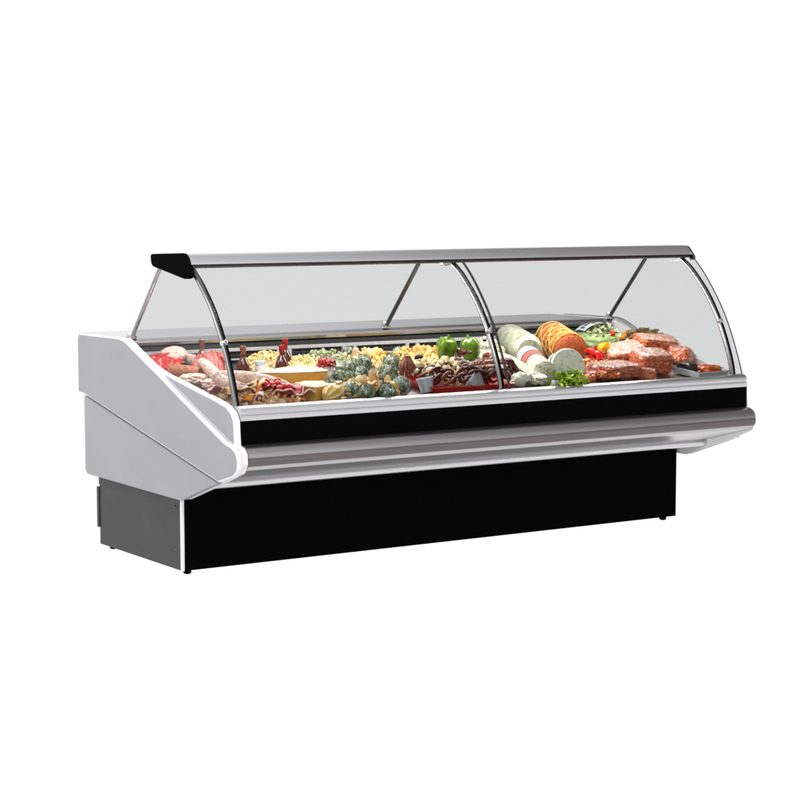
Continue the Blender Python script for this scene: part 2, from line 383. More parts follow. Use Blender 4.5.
T.update({'packD': (2.42, .055, .06), 'strip': (2.45, .31, .075), 'bunch': (2.44, .165, .085), 'packE': (2.41, -.11, .04), 'tray': (2.375, -.30, .03), 'parsley': (1.565, -.375, .045)})
def V(k, dx=0, dy=0, dh=0):
    x, y, h = T[k]; x += dx; y += dy
    return Vector((x, y, D(y) + h + dh))
def island(name, cols, rough=.5, coat=0, bump=.0, bscale=80, pos=None, mix=.35, scale=60):
    """colour picked per separate piece, mottled a little"""
    m, nt, b = nt_new(name); N = nt.nodes; L = nt.links
    g = N.new('ShaderNodeNewGeometry'); tc = N.new('ShaderNodeTexCoord'); n = N.new('ShaderNodeTexNoise'); n.inputs['Scale'].default_value = scale
    n.inputs['Detail'].default_value = 5; L.new(tc.outputs['Object'], n.inputs['Vector'])
    mx = N.new('ShaderNodeMix'); mx.inputs[0].default_value = mix
    L.new(g.outputs['Random Per Island'], mx.inputs[2]); L.new(n.outputs['Fac'], mx.inputs[3])
    r = N.new('ShaderNodeValToRGB'); cr = r.color_ramp; k = len(cols)
    while len(cr.elements) < k: cr.elements.new(.5)
    for i, (e, c) in enumerate(zip(cr.elements, cols)): e.position = (pos[i] if pos else .15 + .7 * i / (k - 1)); e.color = (*vivid(c, 1.02, 1.1), 1)
    b.inputs['Specular IOR Level'].default_value = .28
    L.new(mx.outputs[0], r.inputs['Fac']); L.new(r.outputs['Color'], b.inputs['Base Color'])
    b.inputs['Roughness'].default_value = rough; b.inputs['Coat Weight'].default_value = coat; b.inputs['Coat Roughness'].default_value = .15
    if bump:
        t2 = N.new('ShaderNodeTexNoise'); t2.inputs['Scale'].default_value = bscale; L.new(tc.outputs['Object'], t2.inputs['Vector'])
        bp = N.new('ShaderNodeBump'); bp.inputs['Strength'].default_value = bump; bp.inputs['Distance'].default_value = .01
        L.new(t2.outputs['Fac'], bp.inputs['Height']); L.new(bp.outputs['Normal'], b.inputs['Normal'])
    return m
def place(o, c, r=0, rot=None):
    o.location = (c[0], c[1], c[2] - r)
    if rot: o.rotation_euler = rot
    return o
# ---- food materials
mat_ = mat
def vivid(c, s=1.22, g=1.12):
    l = .3 * c[0] + .59 * c[1] + .11 * c[2]
    return tuple(min(.92, max(.002, l + (x - l) * s)) ** g for x in c)
def mat(name, cols, scale=30, *a, **k):
    k.setdefault('spec', .28); return mat_(name, [vivid(c) for c in cols], scale * 2.1, *a, **k)
F_fat = mat('white_fat', [(.62, .42, .38), (.80, .70, .64), (.55, .30, .26)], 22, .45, bump=.5, bscale=60, coat=.3)
F_red = mat('raw_red_meat', [(.34, .012, .016), (.60, .05, .05), (.42, .018, .022), (.80, .45, .40)], 34, .4, pos=[.36, .48, .56, .62], bump=.9, bscale=90, coat=.6)
F_brownmeat = mat('cured_crust', [(.30, .12, .08), (.48, .24, .17), (.16, .05, .035)], 30, .5, bump=.6, bscale=80)
F_darkred = mat('dark_cut_meat', [(.20, .012, .012), (.42, .04, .03), (.07, .01, .01)], 60, .35, coat=.5, bump=.4)
F_salami = mat('floury_salami_skin', [(.42, .17, .12), (.66, .48, .42), (.80, .72, .66), (.50, .26, .20)], 38, .6, bump=.8, bscale=70)
F_pink = mat('pink_ham', [(.62, .16, .14), (.80, .42, .38), (.45, .05, .04), (.74, .33, .28)], 20, .35, bump=.4, bscale=50, coat=.5, stretch=(3.5, 3.5, .6))
F_bottle = mat('brown_glass', [(.045, .012, .006), (.085, .024, .012)], 20, .12, coat=1)
F_bottlel = mat('amber_glass', [(.13, .045, .022), (.20, .075, .04)], 20, .2, coat=1)
F_foil = mat('red_foil', [(.33, .03, .02), (.20, .012, .01)], 60, .3, metal=.3, coat=.4)
F_rind = mat('pale_rind', [(.60, .44, .36), (.74, .60, .51), (.52, .33, .25)], 24, .6, bump=.3)
F_cheese = mat('yellow_cheese', [(.62, .38, .12), (.72, .48, .19), (.56, .31, .09)], 14, .45, bump=.25, bscale=50)
F_cheesel = mat('yellow_cheese_light', [(.62, .40, .13), (.72, .50, .20)], 14, .45, bump=.25, bscale=50)
F_tom = mat('tomato_skin', [(.55, .015, .02), (.68, .04, .04)], 30, .15, coat=1)
F_green = mat('leaf_green', [(.06, .13, .02), (.14, .26, .03)], 50, .4)
F_pepper = mat('green_pepper_skin', [(.07, .13, .015), (.14, .22, .03), (.05, .10, .012)], 22, .25, coat=.4, bump=.08)
F_pepper2 = mat('turning_pepper_skin', [(.07, .13, .015), (.14, .22, .03), (.60, .26, .03)], 9, .25, coat=.4, pos=[.35, .62, .70])
F_stem = mat('stem_green', [(.10, .16, .03)], 30, .6)
F_saus = mat('dark_sausage', [(.03, .006, .005), (.10, .018, .012), (.015, .004, .004)], 40, .42, coat=.15, bump=.5, bscale=70)
F_saus2 = mat('brown_sausage', [(.09, .022, .014), (.24, .085, .05), (.035, .008, .007)], 50, .42, coat=.15, bump=.5, bscale=90)
F_blackp = mat('black_plastic', [(.012, .012, .012)], 30, .3, coat=.4)
F_tin = mat('grey_tin', [(.42, .46, .50), (.62, .66, .70)], 30, .35, metal=.35, bump=.2)
F_greyp = mat('grey_paper', [(.20, .20, .21), (.33, .33, .34)], 30, .6, bump=.3)
F_redtray = mat('red_plastic', [(.42, .03, .02), (.52, .05, .03)], 20, .3, coat=.5)
F_wrap = mat('pale_wrapping', [(.22, .24, .16), (.36, .38, .28), (.52, .53, .43), (.28, .30, .20)], 7, .4, bump=.6, bscale=26, coat=.35)
F_wrap2 = mat('mottled_wrapping', [(.20, .22, .10), (.50, .48, .34), (.80, .78, .70), (.36, .30, .18)], 34, .35, bump=.7, bscale=60, coat=.5)
F_white = mat('white_paper', [(.52, .53, .54), (.64, .64, .64)], 20, .45, bump=.3)
F_labred = mat('label_red', [(.55, .09, .06), (.70, .22, .17)], 70, .4)
F_labblue = mat('label_blue', [(.03, .04, .08), (.10, .12, .17)], 60, .4)
F_roast = mat('roast_crust', [(.10, .02, .006), (.38, .11, .03), (.60, .30, .11), (.26, .05, .015)], 26, .4, bump=.9, bscale=60, coat=.35)
F_roastcut = mat('roast_cut', [(.42, .13, .07), (.54, .22, .12), (.36, .09, .05)], 30, .45, bump=.4, coat=.2)
F_string = mat('string', [(.66, .50, .26)], 60, .8)
F_mould = mat('veined_cheese_face', [(.28, .36, .24), (.66, .70, .58), (.74, .76, .66), (.38, .48, .32)], 20, .35, bump=.4, coat=.5)
F_pack = mat('packed_meat', [(.20, .015, .005), (.58, .11, .03), (.72, .34, .18), (.34, .045, .015)], 42, .35, bump=.9, bscale=60, coat=.6)
F_packfat = mat('packed_meat_top', [(.30, .04, .015), (.58, .24, .15), (.84, .68, .58), (.46, .11, .05)], 52, .35, bump=.9, bscale=60, coat=.6)
F_par = island('parsley_leaf', [(.10, .18, .01), (.28, .42, .02), (.46, .56, .06)], .45)
F_let = island('lettuce_leaf', [(.16, .24, .07), (.40, .50, .24), (.62, .66, .48), (.24, .34, .12)], .4, coat=.3)
F_art = island('artichoke_scale', [(.08, .10, .035), (.20, .25, .12), (.36, .42, .33), (.58, .66, .67)], .6, bump=.8, mix=.75, scale=190, pos=[.34, .46, .56, .68])
F_orange = mat('orange_cheese', [(.58, .20, .03), (.70, .32, .07), (.48, .13, .02)], 24, .4, coat=.3, bump=.3)
F_cream = mat('cream_cheese', [(.72, .54, .28), (.80, .68, .44)], 24, .5, bump=.3)
F_squash = mat('striped_squash_skin', [(.70, .42, .04), (.80, .76, .62)], 14, .3, coat=.5, tex='wave', stretch=(.2, 3, 3))

# ---- builders
def heap(name, c, w, d, h, size, n, m, label, cat, rz=0, shape='ball', kind='stuff', aspect=(1, .8, .7)):
    """a mound of n loose pieces"""
    bm = bmesh.new()
    ball(bm, (0, 0, 0), (w * .42, d * .42, h * .74), 3, .15, 2, n, flatb=0)
    for i in range(n):
        a = rnd(0, 6.283); ph = rnd(0, 1) ** .6 * 1.6; q = math.sin(ph); x, y = math.cos(a) * q * w / 2, math.sin(a) * q * d / 2
        z = max(size * .3, h * math.cos(ph) * rnd(.86, 1.05) + size * .2); s = size * rnd(.7, 1.25)
        M = Matrix.Translation((x, y, z)) @ Euler((rnd(0, 6), rnd(0, 6), rnd(0, 6))).to_matrix().to_4x4()
        if shape == 'ball': vs = ball(bm, (0, 0, 0), (s * aspect[0], s * aspect[1], s * aspect[2]), 1, .35, 1.5, i)
        elif shape == 'chip':
            vs = ball(bm, (0, 0, 0), (s, s * .8, s * .28), 2, .35, 1.2, i)
        elif shape == 'curl':
            b0 = len(bm.verts); r_ = s * .8; A = rnd(2.5, 4.5)
            tube([(math.cos(t * A / 7) * r_, math.sin(t * A / 7) * r_, t * s * .08) for t in range(8)], s * .36, 6, bm)
            bm.verts.ensure_lookup_table(); vs = bm.verts[b0:]
        xf(bm, M, vs)
    o = obj(name, bm, m); place(o, (c[0], c[1], D(c[1]) + .0), 0, (SL * .8, 0, rz))
    return tag(o, label, cat, None, kind)
def leaves(bm, n, w, d, h, s, base=0):
    for i in range(n):
        a = rnd(0, 6.283); q = math.sqrt(rnd(0, 1)); x, y = math.cos(a) * q * w / 2, math.sin(a) * q * d / 2
        z = base + h * math.sqrt(max(0, 1 - q * q)) * rnd(.6, 1.05)
        M = Matrix.Translation((x, y, z)) @ Euler((rnd(-.9, .9), rnd(-.9, .9), rnd(0, 6))).to_matrix().to_4x4()
        k = s * rnd(.6, 1.3); P = [(-.1, 0, 0), (-.5, .5, .12), (-.25, .75, -.05), (-.1, 1.1, .2), (.15, .8, 0), (.5, .6, -.1), (.45, .2, .15), (.1, 0, 0)]
        f = bm.faces.new([bm.verts.new(M @ (Vector(p) * k)) for p in P])
    return bm
def cut_ball(name, c, r, nrm, off, m1, m2, label, cat, seed=0, rot=(0, 0, 0), amp=.12):
    """a joint with one cut face"""
    t = empty(name, (c[0], c[1], c[2] - r[2] * .9), rot[2], rot[0], rot[1]); tag(t, label, cat)
    bm = bmesh.new(); ball(bm, (0, 0, r[2]), r, 4, amp, 1.5, seed)
    n = Vector(nrm).normalized(); co = Vector((0, 0, r[2])) + n * off
    g = bmesh.ops.bisect_plane(bm, geom=bm.verts[:] + bm.edges[:] + bm.faces[:], plane_co=co, plane_no=n, clear_outer=True)
    rim = [v.co.copy() for v in g['geom_cut'] if isinstance(v, bmesh.types.BMVert)]
    obj('fat_rind', bm, m1, t)
    cc = sum(rim, Vector()) / len(rim); u = n.orthogonal().normalized(); w = n.cross(u)
    rim.sort(key=lambda p: math.atan2((p - cc).dot(w), (p - cc).dot(u)))
    bm = bmesh.new(); cv = bm.verts.new(cc + n * .004); R1 = [bm.verts.new(cc + (p - cc) * .90 + n * .004) for p in rim]; R2 = [bm.verts.new(p - n * .001) for p in rim]
    k = len(rim)
    for i in range(k):
        j = (i + 1) % k; bm.faces.new((cv, R1[i], R1[j])); bm.faces.new((R1[i], R2[i], R2[j], R1[j]))
    obj('cut_face', bm, m2, t)
    return t
def stick(name, pts, rad, m, label, cat, ends=.5, endm=None, group=None, seg=16, n=16, lump=.06):
    """sausage or roll along a path of centre points"""
    P = spline(pts, n); o0 = Vector((P[0].x, P[0].y, P[0].z - rad)); s_ = rnd(0, 50)
    def rr(t):
        e = min(t, 1 - t) / .12
        k = (ends + (1 - ends) * math.sqrt(max(0, 1 - (1 - min(1, e)) ** 2)))
        return rad * k * (1 + lump * noise.noise(Vector((t * 6 + s_, 0, 0))))
    q = [p - o0 for p in P]
    if endm:
        t = empty(name, o0); tag(t, label, cat, group)
        obj('casing', tube(q, rr, seg), m, t)
        d = (q[-1] - q[-2]).normalized(); bm = bmesh.new(); r1 = rr(1) * .93
        prof = [(0, .004), (r1 * .7, .0035), (r1, .0005), (r1, -.004)]
        lathe(prof, 20, bm); xf(bm, Matrix.Translation(q[-1]) @ d.to_track_quat('Z', 'Y').to_matrix().to_4x4())
        obj('cut_end', bm, endm, t); return t
    o = obj(name, tube(q, rr, seg), m); o.location = o0; return tag(o, label, cat, group)
def meat_pack(c, sx, sy, sz, rz, label, seed, rx=0, ry=0):
    t = thing('meat_pack', 0, 0, label, 'meat pack'); t.location = (c[0], c[1], c[2] - sz / 2); t.rotation_euler = (rx, ry, rz)
    obj('meat_slab', roundbox(sx, sy, sz, 9, .09, 3.5, seed, 5), F_pack, t)
    bm = roundbox(sx * .93, sy * .92, sz * .22, 6, .16, 4, seed + 3, 5); xf(bm, Matrix.Translation((0, 0, sz * .84))); obj('fat_layer', bm, F_packfat, t)
    bm = roundbox(sx * 1.08, sy * 1.1, sz * 1.16, 5, .10, 5, seed + 7, 4)
    for v in bm.verts: v.co += Vector((noise.noise(v.co * 60), noise.noise(v.co * 60 + Vector((9, 0, 0))), noise.noise(v.co * 50 + Vector((0, 9, 0))))) * .006; v.co.z = max(v.co.z - .003, -.002)
    obj('shrink_film', bm, M_film, t)
    return t

# ---- left end: hams, salami, bottles, cheese
cut_ball('ham_joint', V('meat_big', -.01, -.01, -.002), (.074, .075, .036), (-.12, -.66, .74), .008, F_fat, F_red, 'raw ham joint with bright red cut face and white fat beside the left end panel', 'ham', 3)
stick('cured_loin', [V('roast_sm', -.03, .03, .005), V('roast_sm', .07, -.04, 0)], .030, F_brownmeat, 'brown crusted cured loin with dark red cut end, under the red-faced ham', 'cured meat', .9, F_darkred)
cut_ball('speck_joint', V('ham_pink', -.10, .12, .015), (.06, .05, .035), (-.2, -.5, .8), .02, F_fat, F_fat, 'pale white and pink piece of speck lying behind the top of the long salami', 'speck', 9)
stick('long_salami', [V('salami_a0'), V('salami_a0', -.02, -.20, .01), V('salami_a1', 0, .1, .025), V('salami_a1', .03, -.06, .01)], .024, F_salami, 'long floury white salami lying diagonally beside the left end panel', 'salami', .55)
stick('thick_salami', [V('salami_b0', -.03, .05, .01), V('salami_b0', .09, -.03, .015), V('salami_b1', 0, 0, .01)], .027, F_salami, 'thick pale salami lying crosswise in front of the round brown bottle', 'salami', .6)
def ham_ruffle(c, w, h, seed, label):
    bm = bmesh.new()
    ns = 7
    for k in range(ns):
        x0 = (k - (ns - 1) / 2) * w / ns
        nu, nv = 14, 8; g = []
        for i in range(nu + 1):
            row = []
            for j in range(nv + 1):
                u = i / nu; v = j / nv; a = u * math.pi
                hh = h * (1 - .25 * abs(x0) / w) * math.sin(a) ** .6
                row.append(bm.verts.new((x0 + .012 * math.sin(v * 7 + k * 2 + seed) + .006 * math.sin(u * 9 + k), -.055 * math.cos(a) * (.8 + .2 * math.sin(k * 3)), hh * v)))
            g.append(row)
        for i in range(nu):
            for j in range(nv): bm.faces.new((g[i][j], g[i + 1][j], g[i + 1][j + 1], g[i][j + 1]))
    ball(bm, (0, 0, 0), (w * .45, .05, h * .85), 3, .2, 2, seed, flatb=0)
    o = obj('sliced_ham', bm, F_pink); place(o, (c[0], c[1], D(c[1]) + c[2]), 0, (0, 0, .35)); return tag(o, label, 'ham')
ham_ruffle((T['ham_pink'][0], T['ham_pink'][1], .0), .17, .105, 1, 'heap of folded pink ham slices around the foot of the leftmost brown bottle')
def bottle(k, glassm, capm, label, s=1, dz=0, lean=0):
    c = V(k); t = thing('bottle', 0, 0, label, 'bottle'); t.location = (c[0], c[1], c[2] - .05 + dz); t.rotation_euler = (0, lean, 0); t.scale = (s, s, s)
    pr = [(0, 0), (.028, 0), (.031, .004), (.032, .03), (.0295, .05), (.023, .066), (.0145, .080), (.0105, .088), (.010, .120), (.0125, .122), (.0125, .130), (.009, .132), (0, .132)]
    obj('bottle_body', lathe(pr, 28), glassm, t)
    obj('neck_foil', lathe([(.0108, .097), (.0112, .0972), (.0135, .121), (.0138, .133), (.012, .1365), (0, .137)], 24), capm, t)
    return t
bottle('bottle1', F_bottlel, F_bottlel, 'amber brown bottle among the pink ham slices, leftmost bottle', .88, dz=.006)
bottle('bottle2', F_bottle, F_bottlel, 'dark brown round-bellied bottle between the left glass arm and a small jar', .9)
T['bottle3'] = (.565, .25, .05); T['bottle4'] = (.60, .28, .05)
bottle('bottle3', F_bottle, F_foil, 'dark bottle with red neck foil behind the big cheese wedge, the lower of a pair', .84, dz=-.002)
bottle('bottle4', F_bottle, F_foil, 'dark bottle with red neck foil behind the big cheese wedge, the taller of a pair', .88, dz=.012)
t = thing('glass_jar', 0, 0, 'small clear jar with bluish lid between the round brown bottle and the big cheese wedge', 'jar'); c = V('jar'); t.location = (c[0], c[1], c[2] - .045)
obj('jar_body', lathe([(0, 0), (.02, 0), (.022, .01), (.022, .04), (.017, .05), (0, .05)], 20), mat('jar_content', [(.60, .42, .38), (.74, .70, .70), (.30, .16, .14)], 40, .15, coat=1), t)
obj('jar_lid', lathe([(0, .0505), (.019, .0505), (.019, .064), (.016, .067), (0, .067)], 20), mat('jar_lid_blue', [(.55, .62, .68)], 30, .3, coat=.5), t)
F_curl = island('pale_curl', [(.66, .46, .16), (.80, .66, .34), (.86, .76, .50)], .5)
c = T['curlsL']; heap('cheese_curls', (c[0] + .02, c[1] + .01), .22, .16, .058, .010, 190, F_curl, 'heap of pale yellow curls behind the jar, left of the red-necked bottles', 'snacks', shape='curl')
c = T['curlsR']; heap('cheese_curls', (c[0] + .03, c[1] + .06), .24, .18, .050, .010, 190, F_curl, 'heap of pale yellow curls behind the big cheese wedge, right of the red-necked bottles', 'snacks', shape='curl')
def wedge(pts, z0, h, c, rz, label, m=F_cheese, rim=.006):
    t = thing('cheese_wedge', 0, 0, label, 'cheese'); t.location = c; t.rotation_euler = (SL * .5, 0, rz)
    def pz(P, a, b):
        bm = bmesh.new(); A = [bm.verts.new((x, y, a)) for x, y in P]; B = [bm.verts.new((x, y, b)) for x, y in P]
        for i in range(len(P)): j = (i + 1) % len(P); bm.faces.new((A[i], A[j], B[j], B[i]))
        bm.faces.new(A[::-1]); bm.faces.new(B); return bm
    obj('cheese_paste', pz(pts, 0, h), m, t, bevel=.002)
    cx = sum(p[0] for p in pts) / len(pts); cy = sum(p[1] for p in pts) / len(pts)
    obj('rind', pz([(cx + (x - cx) * 1.015, cy + (y - cy) * 1.015) for x, y in pts], h + .0002, h + rim), F_rind, t, bevel=.002)
    return t
c = V('cheese1'); wedge([(-.17, .015), (-.06, -.035), (.06, -.055), (.13, -.05), (.155, .02), (.12, .11), (.02, .10)], 0, .052, (c[0], c[1], c[2] - .028), .08, 'big yellow cheese wedge with pale rind, in front of the red-necked bottles')
c = V('cheese2'); wedge([(-.085, .03), (-.015, -.055), (.15, .035), (.165, .06), (.02, .11)], 0, .052, (c[0], c[1], c[2] - .034), .0, 'smaller yellow cheese wedge with its corner forward, below the big wedge', F_cheesel)
tp = [(-.035, .03, .01), (-.02, .01, .0), (.0, .0, .006), (.018, -.012, -.004), (.035, -.02, -.004), (-.005, -.02, -.008), (.01, .02, .012), (-.05, .01, .002), (.05, -.01, -.008)]
tl = 'small round red tomato in the cluster before the big cheese wedge'
for i, (dx, dy, dh) in enumerate(tp):
    c = V('tomato', dx, dy, dh); bm = bmesh.new(); ball(bm, (0, 0, .0125), (.0135, .0135, .0122), 3, .04, 1.5, i)
    t = obj('cherry_tomato', bm, F_tom); place(t, c, .012); tag(t, tl, 'tomato', 'cherry tomatoes before the big cheese wedge')
heap('cheese_crumbs', (T['tomato'][0] - .05, T['tomato'][1] + .0), .13, .09, .035, .010, 60, island('crumb', [(.70, .46, .12), (.80, .66, .40), (.82, .74, .62)], .6), 'small heap of yellow and cream cheese crumbs under the tomatoes', 'cheese')
def sq_lobe(a, z): return 1 + .05 * math.cos(a * 8)
c = V('squash'); bm = lathe([(0, -.05), (.018, -.046), (.032, -.03), (.037, 0), (.032, .03), (.018, .046), (0, .05)], 48, lobe=sq_lobe); xf(bm, Matrix.Rotation(R(90), 4, 'Y'))
msq, ntq, bq = nt_new('squash_stripes'); tcq = ntq.nodes.new('ShaderNodeTexCoord'); sxq = ntq.nodes.new('ShaderNodeSeparateXYZ'); a2 = ntq.nodes.new('ShaderNodeMath'); a2.operation = 'ARCTAN2'
ntq.links.new(tcq.outputs['Object'], sxq.inputs[0]); ntq.links.new(sxq.outputs['Y'], a2.inputs[0]); ntq.links.new(sxq.outputs['Z'], a2.inputs[1])
m8 = ntq.nodes.new('ShaderNodeMath'); m8.operation = 'MULTIPLY'; m8.inputs[1].default_value = 8; co = ntq.nodes.new('ShaderNodeMath'); co.operation = 'COSINE'
ntq.links.new(a2.outputs[0], m8.inputs[0]); ntq.links.new(m8.outputs[0], co.inputs[0]); rq = ntq.nodes.new('ShaderNodeValToRGB')
rq.color_ramp.elements[0].position = .35; rq.color_ramp.elements[0].color = (.66, .36, .03, 1); rq.color_ramp.elements[1].position = .6; rq.color_ramp.elements[1].color = (.82, .74, .50, 1)
ntq.links.new(co.outputs[0], rq.inputs[0]); ntq.links.new(rq.outputs[0], bq.inputs['Base Color']); bq.inputs['Roughness'].default_value = .3
t = obj('striped_squash', bm, msq); place(t, (c[0], c[1], c[2] + .008), 0, (0, -.25, .5)); tag(t, 'small yellow and white striped squash lying against the smaller cheese wedge', 'squash')
def slice_(c, rx_, ry_, m, rot, label, cat, seed, name='meat_slice', th=.004, edge=None, dome=.012):
    bm = bmesh.new(); n = 28; rings = []
    for q in (0, .35, .7, 1.0):
        rings.append([bm.verts.new((math.cos(a) * q * rx_ * (1 + .12 * math.sin(a * 3 + seed)), math.sin(a) * q * ry_ * (1 + .1 * math.cos(a * 2 + seed)), dome * (1 - q * q) + .006 * q * math.sin(a * 4 + seed))) for a in [2 * math.pi * k / n for k in range(n)]] if q else [bm.verts.new((0, 0, dome))])
    for k in range(n):
        j = (k + 1) % n; bm.faces.new((rings[0][0], rings[1][k], rings[1][j]))
        for A, B in ((rings[1], rings[2]), (rings[2], rings[3])): bm.faces.new((A[k], B[k], B[j], A[j]))
    t = empty(name, c); t.rotation_euler = rot; tag(t, label, cat)
    rim = [v.co.copy() for v in rings[3]]
    o = obj('slice', bm, m, t); s = o.modifiers.new('Solid', 'SOLIDIFY'); s.thickness = th; s.offset = 0
    if edge:
        rim.append(rim[0]); obj('fat_edge', tube(rim, th * .75, 6, cap=False), edge, t)
    return t
SLC = [('redmeat', -.035, .0, .012, .055, .035, F_red, (-.5, .3, .4), 'bright red raw meat slice lying flat at the front below the tomatoes', F_fat),
       ('redmeat', .03, .02, .018, .045, .035, F_red, (-.6, -.3, 1.2), 'red meat slice with white fat edge leaning on the smaller cheese wedge', F_fat),
       ('redmeat', -.09, .03, .022, .042, .022, F_darkred, (-.7, .5, .9), 'narrow dark red slice standing between the orange wedges and the red meat', None),
       ('redmeat', .065, -.005, .008, .03, .03, F_pink, (-.5, .1, .2), 'small pink slice at the foot of the smaller cheese wedge', F_fat),
       ('orange', .07, .01, .03, .05, .024, F_orange, (-.9, -.7, .7), 'orange leaf-shaped cheese slice standing upright near the front glass', None),
       ('orange', .115, .01, .02, .048, .018, F_orange, (-.9, -.3, .55), 'thin orange slice leaning left of the bright red meat slices', F_cream),
       ('orange', .0, .0, .018, .05, .034, F_brownmeat, (-.6, .3, .2), 'brown and red slice at the lower left corner behind the left glass arm', F_cream),
       ('orange', .035, -.03, .01, .042, .03, F_pink, (-.5, .0, .9), 'reddish slice lying just behind the sill between the left glass arm and the orange slice', F_fat),
       ('orange', -.035, .045, .018, .04, .025, F_cream, (-.4, .2, .0), 'cream cheese slice between the end panel and the left glass arm', None),
       ('orange', -.01, -.035, .008, .04, .03, F_orange, (-.4, .2, 2.0), 'yellow-orange slice lying at the very front left corner of the display', None)]
for k, dx, dy, dh, a, b_, m_, rot, lab, ed in SLC:
    slice_(V(k, dx, dy, dh), a, b_, m_, rot, lab, 'cheese slice' if m_ in (F_orange, F_cream) else 'meat slice', rnd(0, 6), 'cheese_slice' if m_ in (F_orange, F_cream) else 'meat_slice', edge=ed)
EX = [(-.085, .075, .020, .045, .026, F_pink, (-.5, .2, .6), 'pink ham slice just inside the end panel, below the thick salami', F_fat),
      (-.055, .01, .024, .042, .024, F_orange, (-.7, .1, 1.2), 'orange cheese slice leaning behind the foot of the left glass arm', F_cream),
      (.03, .045, .030, .045, .03, F_darkred, (-.6, .2, .2), 'dark red slice tucked under the thick salami near the left glass arm', F_fat),
      (.065, .05, .034, .048, .026, F_cream, (-.8, -.2, .9), 'cream cheese slice standing left of the tomatoes', None),
      (.15, .03, .020, .042, .022, F_red, (-1.0, .3, .6), 'bright red slice standing between orange slices and tomatoes', F_fat),
      (.215, .005, .014, .05, .026, F_fat, (-.5, .2, .3), 'white and pink fat slice lying right of the bright red meat', None),
      (.25, .03, .016, .035, .022, F_red, (-.7, -.4, 1.8), 'small red slice leaning on the left face of the smaller cheese wedge', F_fat)]
for dx, dy, dh, a, b_, m_, rot, lab, ed in EX:
    ch = m_ in (F_orange, F_cream); slice_(V('orange', dx, dy, dh), a, b_, m_, rot, lab, 'cheese slice' if ch else 'meat slice', rnd(0, 6), 'cheese_slice' if ch else 'meat_slice', edge=ed)
heap('minced_scraps', (.135, -.20), .21, .24, .045, .012, 150, island('scrap', [(.50, .10, .07), (.72, .36, .28), (.80, .62, .34), (.78, .66, .58), (.62, .24, .05)], .45, coat=.3), 'mixed pink, red and yellow scraps filling the front left corner of the display', 'cold cuts', shape='chip')
heap('minced_scraps', (.24, -.26), .26, .16, .030, .011, 90, island('scrap_warm', [(.56, .08, .05), (.70, .26, .10), (.80, .58, .22), (.78, .62, .52)], .45, coat=.3), 'mixed orange and red scraps under the slices in front of the tomatoes', 'cold cuts', shape='chip')
for i, (dx, dy, dh, sx_, lab) in enumerate([(0, .02, .014, .12, 'pale marbled bacon slab lying below the long salami by the end panel'), (.02, -.09, .012, .10, 'second marbled bacon slab, nearer the front glass than the first'), (.12, -.03, .0, .10, 'marbled pink bacon piece under the crossing of the two salamis')]):
    o = obj('bacon_slab', roundbox(sx_, .08, .035, 3, .3, 2.5, i + 5), F_salami); place(o, V('bacon', dx, dy, dh), .018, (SL, 0, .3 + i * .5)); tag(o, lab, 'bacon')
t = thing('meat_parcel', 0, 0, 'small white paper parcel topped with red meat, right of the big cheese wedge', 'meat parcel'); c = V('parcel'); t.location = (c[0], c[1], c[2] - .05); t.rotation_euler = (0, 0, .4)
obj('paper_wrap', roundbox(.075, .07, .075, 3, .3, 3, 2), mat('parcel_paper', [(.42, .36, .38), (.74, .66, .66), (.80, .80, .82), (.36, .38, .42)], 24, .4, bump=.6, coat=.4), t)
bm = roundbox(.07, .065, .04, 2.5, .35, 3, 8); xf(bm, Matrix.Translation((0, 0, .066))); obj('meat_top', bm, F_darkred, t)

# ---- middle: artichokes, nuts, peppers, sausages
heap('green_pellets', (T['greenheap'][0], T['greenheap'][1] + .02), .30, .19, .066, .008, 280, island('green_pellet', [(.10, .14, .06), (.26, .32, .16), (.62, .56, .32), (.40, .44, .34), (.14, .18, .08)], .5), 'heap of green and cream chopped salad behind the leftmost artichokes', 'salad')
def artichoke(c, r, seed, label, tilt):
    bm = bmesh.new(); ball(bm, (0, 0, r), (r * .80, r * .80, r * .88), 2)
    rows = 8
    for q in range(rows):
        ph = -.75 + 2.15 * q / (rows - 1); n = max(4, int(14 * math.cos(ph * .85)))
        for k in range(n):
            a = 6.283 * (k + .5 * (q % 2)) / n + rnd(-.1, .1); d = Vector((math.cos(a) * math.cos(ph), math.sin(a) * math.cos(ph), math.sin(ph)))
            up = Vector((-math.cos(a) * math.sin(ph), -math.sin(a) * math.sin(ph), math.cos(ph))); sd = up.cross(d); ln = r * rnd(.5, .62); wd = r * .27
            o_ = Vector((0, 0, r)) + d * r * .84 * Vector((1, 1, 1)).x
            lift = r * rnd(.14, .30)
            P = [o_ - sd * wd * .7 - up * ln * .35, o_ + sd * wd * .7 - up * ln * .35, o_ + sd * wd + up * ln * .1 + d * r * .10, o_ + up * ln * .75 + d * lift, o_ - sd * wd + up * ln * .1 + d * r * .10]
            mid = o_ + d * r * .17 + up * ln * .1
            vs = [bm.verts.new(p) for p in P]; mv = bm.verts.new(mid)
            for i in range(5): bm.faces.new((vs[i], vs[(i + 1) % 5], mv))
    o = obj('artichoke', bm, F_art, smooth=False); place(o, c, r, (tilt[0], tilt[1], rnd(0, 6))); return tag(o, label, 'artichoke', 'artichokes in the middle of the counter')
T['a15'] = (.775, -.045, .045); T['a16'] = (.73, -.09, .035)
